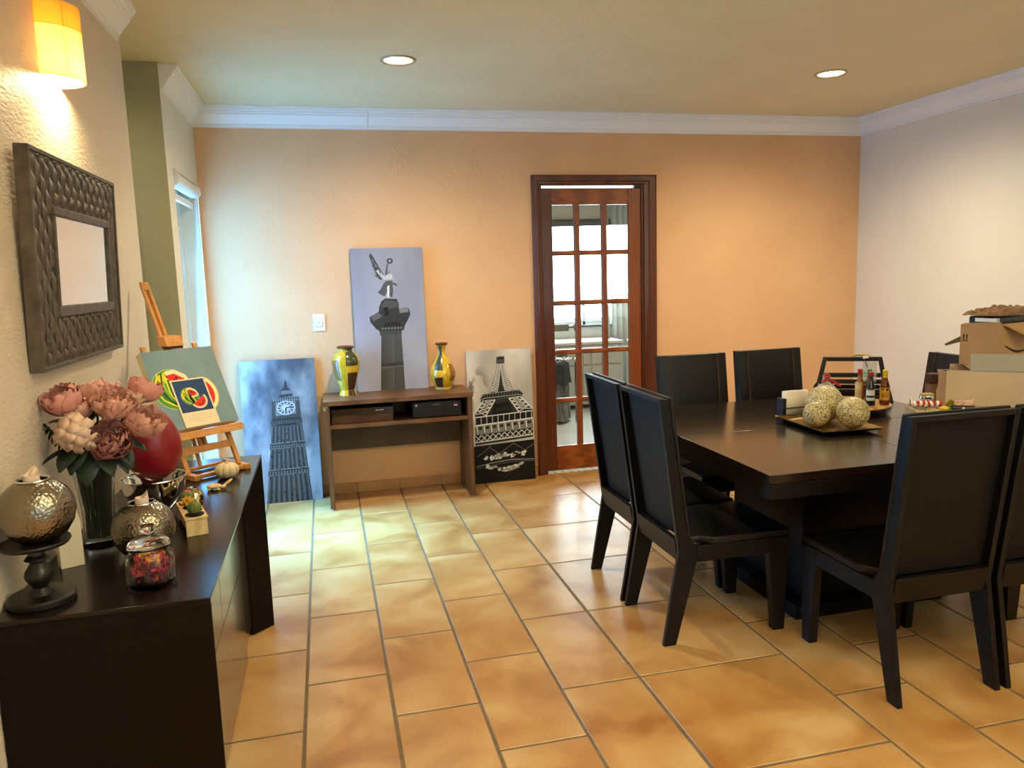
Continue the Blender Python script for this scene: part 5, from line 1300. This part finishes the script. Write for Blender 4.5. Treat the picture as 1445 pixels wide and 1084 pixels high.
def mosaic():
    m = bpy.data.materials.new('mosaic_shell'); m.use_nodes = True; nt = m.node_tree; b = nt.nodes['Principled BSDF']
    tc = nt.nodes.new('ShaderNodeTexCoord'); v1 = nt.nodes.new('ShaderNodeTexVoronoi'); v1.feature = 'DISTANCE_TO_EDGE'; v1.inputs['Scale'].default_value = 125
    v2 = nt.nodes.new('ShaderNodeTexVoronoi'); v2.inputs['Scale'].default_value = 125
    r1 = nt.nodes.new('ShaderNodeValToRGB'); r1.color_ramp.elements[0].position = .05; r1.color_ramp.elements[1].position = .14
    r2 = nt.nodes.new('ShaderNodeValToRGB'); e = r2.color_ramp.elements; e[0].color = lin('#bda86a'); e[1].color = lin('#efe6c2'); k = e.new(.45); k.color = lin('#dccc96')
    sx = nt.nodes.new('ShaderNodeSeparateColor'); mx = nt.nodes.new('ShaderNodeMix'); mx.data_type = 'RGBA'
    for v_ in (v1, v2): nt.links.new(tc.outputs['Object'], v_.inputs['Vector'])
    nt.links.new(v2.outputs['Color'], sx.inputs[0]); nt.links.new(sx.outputs[0], r2.inputs[0]); nt.links.new(v1.outputs['Distance'], r1.inputs[0])
    nt.links.new(r1.outputs[0], mx.inputs[0]); mx.inputs[6].default_value = lin('#6a5c38'); nt.links.new(r2.outputs[0], mx.inputs[7]); nt.links.new(mx.outputs[2], b.inputs['Base Color'])
    b.inputs['Roughness'].default_value = .38; bp = nt.nodes.new('ShaderNodeBump'); bp.inputs['Strength'].default_value = .4; bp.inputs['Distance'].default_value = .002
    nt.links.new(r1.outputs[0], bp.inputs['Height']); nt.links.new(bp.outputs[0], b.inputs['Normal'])
    return m
M_MOS = mosaic()
for lab, (x, y), r in (('largest gold mosaic ball at the back of the tray', (2.276, 3.150), .086), ('smallest gold mosaic ball at the left front of the tray', (2.160, 3.045), .060), ('medium gold mosaic ball at the right front of the tray', (2.288, 2.962), .0715)):
    o = MB().ball(r, 48, 32).build('mosaic_ball', M_MOS, None, smooth=80, loc=(x, y, ZT + .0075 + r)); tag(o, lab, 'ball', 'gold mosaic balls on the tray')
    o.rotation_euler = (random.random() * 3, random.random() * 3, 0)
# turntable with bottles
M_TURN = mat('oiled_maple', '#c99a5e', .4, var='#b78648', vscale=3, vdist=4, kind='wave', stretch=(4, .7, 4), coat=.15)
LZ = ZT + .040
ls = thing('lazy_susan', 'round light wooden turntable carrying the sauce bottles', 'turntable', (2.575, 3.385, ZT))
MB().lathe([(.105, 0), (.105, .010), (.09, .014), (.09, .018)], 36).build('base', M_NB, ls)
MB().lathe([(.150, .018), (.196, .026), (.210, .033), (.211, .037), (.207, .040), (.001, .040)], 56).build('plate', M_TURN, ls, smooth=40)
M_AMBERL = mat('amber_sauce', '#8a4412', .12, trans=.55, ior=1.35); M_DKSAUCE = mat('dark_sauce', '#130808', .1, coat=.5)
M_REDCAP = mat('red_cap', '#a81820', .35); M_YELCAP = mat('yellow_cap', '#d8b818', .35); M_GREENCAP = mat('green_cap', '#3c7a22', .4)
M_ORSAUCE = mat('orange_sauce', '#a8641c', .15, trans=.3, ior=1.35, coat=.3)
def bottle(label, x, y, r, h, body, cap, labels, neck=.42, sleeve=None):
    t = thing('sauce_bottle', label, 'bottle', (x, y, LZ), math.atan2(x, y) * -1, 'sauce bottles on the turntable')
    rn = r * .44; hb = h * (1 - neck) * .92
    prf = smooth_prof([(r * .8, 0), (r * .98, .004), (r, .012), (r, hb * .55), (r, hb * .92), (r * .86, hb * 1.08), (rn * 1.15, hb * 1.40), (rn, h * .80), (rn, h * .875)], 4)
    MB().lathe(prf, 28).build('body', body, t, smooth=50)
    MB().lathe([(rn * 1.12, h * .868), (rn * 1.16, h * .872), (rn * 1.16, h * .992), (rn * .95, h), (.0005, h)], 20).build('cap', cap, t)
    if sleeve: MB().lathe([(rn * 1.06, h * .68), (rn * 1.05, h * .87)], 20, cap=False).build('neck_sleeve', sleeve, t)
    for (z0, z1, a0, a1, m_, dr) in labels:
        MB().lathe([(r * 1.012 + dr, h * z0), (r * 1.012 + dr, h * z1)], 16, a0=-PI / 2 + a0, a1=-PI / 2 + a1, cap=False).build('label', m_, t, smooth=60)
    return t
M_LW = mat('white_label', '#d8d8d8', .5, var='#b5bcc6', vscale=30); M_LY = mat('yellow_label', '#d2a83a', .5); M_LB = mat('black_label', '#0f0f12', .5); M_LR = mat('red_label', '#b02a1c', .5, var='#d2a83a', vscale=45); M_LC = mat('cream_label', '#d8c8a0', .5, var='#b8a47c', vscale=25)
bottle('dark soy sauce bottle with red cap and silver label', 2.622, 3.268, .0225, .170, M_DKSAUCE, M_REDCAP, [(.16, .50, -1.0, 1.0, M_LW, 0), (.25, .31, -.8, 1.0, M_LB, .0004), (.475, .495, -.8, .9, M_LB, .0004)])
bottle('amber sauce bottle with red cap and cream label left of the soy sauce', 2.640, 3.372, .0225, .172, M_ORSAUCE, M_REDCAP, [(.10, .62, -1.2, .5, M_LC, 0), (.04, .14, -1.2, .4, M_LB, .0004)])
bottle('slim orange sauce bottle with green cap between the others', 2.682, 3.352, .021, .170, M_ORSAUCE, M_GREENCAP, [(.25, .62, .1, 1.3, M_LC, 0)])
bottle('amber sauce bottle with yellow cap and yellow label at the right', 2.700, 3.262, .0240, .176, M_AMBERL, M_YELCAP, [(.14, .50, -1.2, 1.2, M_LY, 0), (.24, .36, -.6, .5, M_LR, .0004), (.42, .48, .25, .75, M_LB, .0004), (.44, .47, -.8, .0, M_LB, .0004)], sleeve=M_YELCAP)
bg = thing('bread_bag', 'clear plastic bag tied with red ribbon behind the largest mosaic ball', 'bag', (2.505, 3.455, LZ))
M_BAG = mat('clear_plastic_bag', '#d8d4cc', .2, alpha=.45, bump=.5, bscale=28, bdist=.01)
m = MB(); n = 40; v = []; fs = []
prf = [(.04, .0), (.062, .012), (.070, .035), (.062, .058), (.042, .078), (.020, .098), (.008, .112), (.014, .124), (.022, .134)]
for j, (r, z) in enumerate(prf):
    for i in range(n):
        a = 2 * PI * i / n; q = r * (1 + .10 * math.sin(7 * a + j) * (j / 8)); v.append((q * math.cos(a), q * math.sin(a), z))
for j in range(len(prf) - 1): fs += [(j * n + i, j * n + (i + 1) % n, (j + 1) * n + (i + 1) % n, (j + 1) * n + i) for i in range(n)]
m.add(v, fs).build('bag', M_BAG, bg, smooth=40)
for (x, y, z, r) in ((-.018, -.012, .026, .026), (.022, -.015, .024, .024), (.004, .024, .026, .026), (.016, -.004, .056, .018)): MB().ball(r, 14, 10, T(x, y, z), sc=(1.15, .95, .85)).build('roll', mat('bread_crust', '#b98a4c', .7, var='#8c5c2c', vscale=30), bg)
MB().tube([(.012 * math.cos(a), .012 * math.sin(a), .113) for a in [2 * PI * i / 16 for i in range(16)]], .004, 8, closed=True).build('ribbon', M_REDCAP, bg)
MB().ball(.016, 14, 10, T(.0, -.004, .134)).build('bow', M_REDCAP, bg)
MB().tube([(.01, -.005, .116), (.04, -.01, .100), (.075, -.012, .078)], .006, 8).build('ribbon_tail', M_REDCAP, bg)
MB().tube([(-.01, -.005, .116), (-.035, -.01, .102)], .005, 8).build('ribbon_tail', M_REDCAP, bg)
# slatted black rack behind the turntable
rk = thing('slatted_rack', 'black slatted wooden rack with handle bar behind the sauce bottles', 'rack', (2.822, 3.672, ZT), -.50)
M_RK = mat('black_rack_wood', '#0e0c0c', .5)
for s in (-1, 1):
    x = s * .140
    pts = [(-.105, 0), (.10, 0), (.10, .06), (.025, .09), (.014, .235), (-.014, .235), (-.025, .095), (-.085, .055)]
    MB().prism(pts, x - .010, x + .010, 'x', Matrix(((1, 0, -.20 * s, .20 * s * .235), (0, 1, 0, 0), (0, 0, 1, 0), (0, 0, 0, 1)))).build('end_frame', M_RK, rk, bevel=.002)
MB().box(-.130, .130, -.014, .014, .212, .235).build('handle_bar', M_RK, rk, bevel=.003)
for z, y in ((.135, -.012), (.100, -.022)): MB().box(-(.127 + .2 * (.223 - z)), .127 + .2 * (.223 - z), y - .008, y + .008, z - .012, z + .012).build('slat', M_RK, rk, bevel=.002)
for z, y in ((.055, -.085), (.055, .090), (.020, -.095), (.020, .092)): MB().box(-(.127 + .2 * (.223 - z)), .127 + .2 * (.223 - z), y - .006, y + .006, z - .012, z + .012).build('slat', M_RK, rk, bevel=.002)
for k in range(5): MB().box(-.165, .165, -.085 + k * .040, -.060 + k * .040, .002, .008).build('slat', M_RK, rk, smooth=0)
_c, _s = math.cos(-.50), math.sin(-.50)
def on_rack(x, y, z): return (2.822 + _c * x - _s * y, 3.672 + _s * x + _c * y, ZT + z)
hc = thing('hair_clip', 'yellow and black strip lying on the handle bar of the black rack', 'strip', on_rack(.045, 0, .2355), -.50)
MB().tube([(-.045, 0, .004), (-.02, .0, .009), (.01, 0, .008), (.045, 0, .004)], .004, 8).build('band', mat('yellow_band', '#c8a81e', .4, var='#3a3412', vscale=60), hc)
for k in range(4): MB().ball(.006, 8, 6, T(-.03 + k * .02, 0, .012)).build('bead', M_YELCAP, hc)
pg = thing('plastic_packet', 'clear plastic packet hanging on the handle bar of the black rack', 'packet', on_rack(.090, -.034, .10), -.50)
MB().box(-.040, .030, -.001, .001, .0, .112).build('sleeve', mat('packet_film', '#cfd8d4', .15, alpha=.35), pg, smooth=0)
MB().tube([(-.035, -.003, .128), (-.028, -.004, .11), (-.018, -.004, .08)], .0025, 6).build('clip', mat('grey_clip', '#4a4c50', .4), pg)
MB().prism([(-.040, .128), (-.012, .132), (-.014, .142), (-.036, .142)], -.006, .0185, 'y').build('clip_jaw', M_WHITE, pg, bevel=.001)
MB().box(-.04, -.005, -.002, -.001, .03, .06).build('print', mat('pale_green_print', '#9ac4a8', .5), pg, smooth=0)

# ------------------------------------------------------------- cartons and parcels on the right part of the table
M_CARD = mat('brown_cardboard', '#b08a5e', .8, var='#a57e52', vscale=6, bump=.05, bscale=50)
M_CARDL = mat('pale_cardboard', '#bfaa90', .8, var='#b6a086', vscale=5, bump=.05, bscale=50)
M_CARDIN = mat('grey_board', '#8f8a84', .8)
CRZ = -.62; COX, COY = 2.552, 2.715
ct = thing('carton', 'wide tan carton with hand hole standing behind the foreground chair', 'box', (COX, COY, ZT), CRZ)
Wc, Dc, Hc = .395, .285, .283
MB().box(0, Wc, 0, .004, 0, Hc).build('front_wall', M_CARDL, ct, smooth=0)
MB().box(.05, Wc, Dc - .004, Dc, 0, Hc - .004).box(0, .05, Dc - .004, Dc, 0, .16).box(0, .05, Dc - .004, Dc, .25, Hc - .03).build('back_wall', M_CARDL, ct, smooth=0)
MB().box(Wc - .004, Wc, .004, Dc - .004, 0, Hc).build('side_wall', M_CARDL, ct, smooth=0)
# left side with a half-round hand hole at its rim
m = MB(); bite = [(Dc - .0045 - .040 * math.cos(t), .205 + .040 * math.sin(t)) for t in [-PI / 2 + PI * i / 12 for i in range(13)]]
m.prism([(.004, 0), (Dc - .0045, 0)] + bite + [(Dc - .0045, Hc - .03), (.004, Hc - .006)], 0, .004, 'x')
m.build('side_wall', M_CARD, ct, smooth=0)
MB().box(.004, Wc - .004, .004, Dc - .004, 0, .004).build('bottom', M_CARDL, ct, smooth=0)
MB().box(.10, Wc - .004, .06, Dc - .004, Hc - .006, Hc - .001).build('inner_flap', M_CARD, ct, smooth=0)
MB().add([(.088, 0, Hc), (Wc + .03, -.006, Hc - .003), (Wc + .03, .022, Hc + .070), (.088, .030, Hc + .068)], [(0, 1, 2, 3)]).build('flap', M_CARDIN, ct, smooth=0, solid=.004)
pr_ = thing('parcel_box', 'brown parcel box with curved arrow stacked on the tan carton', 'box', (2.808, 2.700, ZT + Hc), .27)
def wallq(nm, pts, m_): return MB().add(pts, [(0, 1, 2, 3)]).build(nm, m_, pr_, smooth=0, solid=.004)
Wp, Dp, Hp = .30, .175, .185
wallq('front_wall', [(0, 0, 0), (Wp, 0, 0), (Wp, 0, Hp), (0, 0, Hp)], M_CARD)
wallq('side_wall', [(0, Dp, 0), (0, 0, 0), (0, 0, Hp), (0, Dp, Hp - .008)], M_CARD)
wallq('back_wall', [(Wp, Dp, 0), (0, Dp, 0), (0, Dp, Hp - .008), (Wp, Dp, Hp)], M_CARD)
wallq('side_wall', [(Wp, 0, 0), (Wp, Dp, 0), (Wp, Dp, Hp), (Wp, 0, Hp)], M_CARD)
wallq('bottom', [(0, 0, .002), (Wp, 0, .002), (Wp, Dp, .002), (0, Dp, .002)], M_CARD)
wallq('flap', [(0.004, -.002, Hp), (Wp, -.002, Hp), (Wp - .02, -.080, Hp - .040), (.045, -.080, Hp - .048)], M_CARD)
wallq('flap', [(-.002, Dp, Hp - .008), (-.002, 0, Hp), (.014, .01, Hp + .006), (.014, Dp - .01, Hp - .002)], M_CARD)
wallq('flap', [(-.002, Dp, .10), (-.06, Dp + .03, .085), (-.06, Dp + .035, .093), (-.002, Dp, .125)], mat('dark_card', '#5a4a38', .8))
arc = [(.030 + .20 * i / 14, -.004, .105 - .045 * math.sin(PI * (.10 + .72 * i / 14)) ) for i in range(15)]
MB().tube(arc, [.0015 + .0035 * math.sin(PI * i / 14) for i in range(15)], 6).build('curved_arrow', M_LB, pr_)
MB().prism([(.228, .085), (.250, .098), (.244, .072)], -.0055, -.0035, 'y').build('arrow_head', M_LB, pr_, smooth=0)
for k in (0, 1):
    y0 = Dp - .016 - k * .014
    MB().box(-.0045, -.0025, y0 - .0018, y0 + .0018, .112, .130).build('arrow_mark', M_LB, pr_, smooth=0)
    MB().prism([(y0 - .005, .128), (y0 + .005, .128), (y0, .137)], -.0045, -.0025, 'x').build('arrow_mark', M_LB, pr_, smooth=0)
MB().box(-.0045, -.0025, Dp - .036, Dp - .010, .106, .109).build('arrow_mark', M_LB, pr_, smooth=0)
ml = thing('mailer', 'black and white padded mailer lying in the top of the parcel box', 'mailer', (2.806, 2.705, ZT + Hc + .170), .27)
MB().box(.020, .24, .012, .150, 0, .046).build('bag', mat('black_poly', '#15161a', .35, bump=.4, bscale=30, bdist=.006), ml, bevel=.008)
MB().box(.0188, .0198, .030, .120, .022, .038).build('white_label', M_WHITE, ml, smooth=0)
for k in range(6): MB().box(.0188, .0198, .016 + .0035 * (k % 2) + k * .003, .018 + k * .003, .010, .040).build('barcode_bar', M_WHITE, ml, smooth=0)
kp = thing('kraft_paper', 'crumpled brown kraft paper on top of the parcel box', 'paper', (2.806, 2.700, ZT + Hc + .2175), .27)
rr = np.random.default_rng(9); m = MB(); n1, n2 = 16, 14; v = []; fs = []
for j in range(n2 + 1):
    for i in range(n1 + 1): v.append((.010 + .27 * i / n1, .012 + .165 * j / n2, (.002 + .018 * rr.random() + .020 * (i / n1)) if j > 0 and i > 0 else .001 + .004 * rr.random()))
for j in range(n2): fs += [(j * (n1 + 1) + i, j * (n1 + 1) + i + 1, (j + 1) * (n1 + 1) + i + 1, (j + 1) * (n1 + 1) + i) for i in range(n1)]
m.add(v, fs).build('sheet', mat('kraft', '#8c6a48', .75, var='#745436', vscale=12), kp, smooth=20, solid=.002)
bk = thing('brown_box', 'small two-tone brown box standing behind the left edge of the carton', 'box', (2.852, 3.13, ZT), -.2)
MB().box(0, .075, 0, .05, 0, .150).build('lower_body', mat('tan_leatherette', '#8a6a58', .6), bk, bevel=.002)
MB().box(-.001, .076, -.001, .051, .150, .200).build('lid', mat('maroon_leatherette', '#4a2c28', .5), bk, bevel=.002)
# shallow box of wrapping things in front of the carton
SBX, SBY, SRZ = 2.273, 2.560, -.42
sbx = thing('shallow_box', 'shallow tan cardboard box full of small things before the carton', 'box', (SBX, SBY, ZT), SRZ)
Ws, Ds, Hs = .315, .150, .152
for nm, a in (('wall', (0, Ws, 0, .004)), ('wall', (0, Ws, Ds - .004, Ds)), ('wall', (0, .004, .004, Ds - .004)), ('wall', (Ws - .004, Ws, .004, Ds - .004))): MB().box(*a, 0, Hs).build(nm, M_CARDL, sbx, smooth=0)
MB().box(.004, Ws - .004, .004, Ds - .004, .118, .122).build('bottom', M_CARDL, sbx, smooth=0)
_c, _s = math.cos(SRZ), math.sin(SRZ)
def in_box(x, y, z): return (SBX + _c * x - _s * y, SBY + _s * x + _c * y, ZT + z)
tp = thing('tissue_paper', 'crumpled cream tissue paper filling the shallow box', 'paper', in_box(0, 0, .1225), SRZ)
rr2 = np.random.default_rng(4); m = MB(); n1, n2 = 20, 8; v = []; fs = []
for j in range(n2 + 1):
    for i in range(n1 + 1): v.append((.008 + (Ws - .016) * i / n1, .008 + (Ds - .016) * j / n2, .002 + .028 * rr2.random() * (1 if i < 12 else .6)))
for j in range(n2): fs += [(j * (n1 + 1) + i, j * (n1 + 1) + i + 1, (j + 1) * (n1 + 1) + i + 1, (j + 1) * (n1 + 1) + i) for i in range(n1)]
m.add(v, fs).build('sheet', mat('cream_tissue', '#cdb88e', .8, var='#8a7a58', vscale=60), tp, smooth=30)
rb = thing('ribbon_roll', 'red and white striped candy ribbon lying in the shallow box', 'ribbon', in_box(.066, .100, .166), SRZ)
for k in range(10): MB().tube([(-.052 + k * .0105, 0, 0), (-.052 + (k + 1) * .0105 + .004, 0, .001 * math.sin(k))], .0115, 10).build('stripe', (M_REDCAP if k % 2 else M_WHITE), rb)
yt = thing('glue_cap', 'yellow rounded cap of a stick lying in the shallow box', 'cap', in_box(.112, .030, .158), SRZ)
MB().ball(.011, 14, 10, sc=(1.6, 1, .9)).build('cap', M_YELCAP, yt); MB().tube([(.012, 0, 0), (.02, 0, 0)], .008, 10).build('collar', M_GREENCAP, yt)
pn = thing('marker_pen', 'black marker pen with clear end lying in the shallow box', 'pen', in_box(.192, .035, .160), SRZ - .03)
MB().tube([(-.052, 0, 0), (.030, 0, 0)], .0105, 12).build('barrel', M_BLK, pn); MB().tube([(.030, 0, 0), (.068, 0, 0)], .008, 12).build('tip', mat('grey_tip', '#7a7468', .4), pn)
MB().ball(.006, 10, 8, T(-.012, -.010, -.002)).build('clip', M_WHITE, pn)
pk2 = thing('candy_packet', 'white and red printed packet leaning in the shallow box', 'packet', in_box(.202, .100, .140), SRZ)
MB().prism([(-.030, 0), (.040, 0), (.042, .052), (.034, .040), (-.028, .038)], -.004, .004, 'y').build('packet', mat('packet_white', '#dcd4c8', .4, var='#c05040', vscale=30), pk2, bevel=.002)
MB().prism([(-.066, 0), (-.034, 0), (-.032, .036), (-.046, .046), (-.060, .028)], -.006, .006, 'y').build('foil_twist', mat('gold_green_foil', '#8a8420', .25, metal=.5), pk2, bevel=.002)
wt = thing('watch_case', 'small silver and gold topped case perched in the shallow box', 'case', in_box(.074, .122, .1685), SRZ + .1)
MB().box(-.016, .016, -.012, .012, -.011, .004).build('stand', M_DARK, wt, smooth=0)
MB().lathe([(.018, .004), (.026, .008), (.030, .018), (.027, .028)], 24, Matrix.Diagonal((1, .75, 1, 1))).build('case', M_CHROME, wt)
MB().box(-.024, .024, -.017, .017, .027, .038).build('lid', mat('gold_lid', '#b39656', .3, metal=.3), wt, bevel=.004)
cbx = thing('white_cable', 'thin white cable looping from the turntable to the shallow box', 'cable', (0, 0, 0))
for off in (0, .03):
    a = Vector((2.770, 3.150 + off, ZT + .004)); b_ = Vector(in_box(.02, .10 + off, Hs + .012)); pts = []
    for i in range(21):
        w_ = i / 20; p = a.lerp(b_, w_); p.z = ZT + .0035 + (b_.z - a.z) * (3 * w_ ** 2 - 2 * w_ ** 3) + .012 * math.sin(PI * w_) + off * .4 * math.sin(PI * w_); pts.append(p)
    MB().tube(pts, .0028, 7).build('strand', M_WHITE, cbx, smooth=60)
bpy.context.view_layer.update()
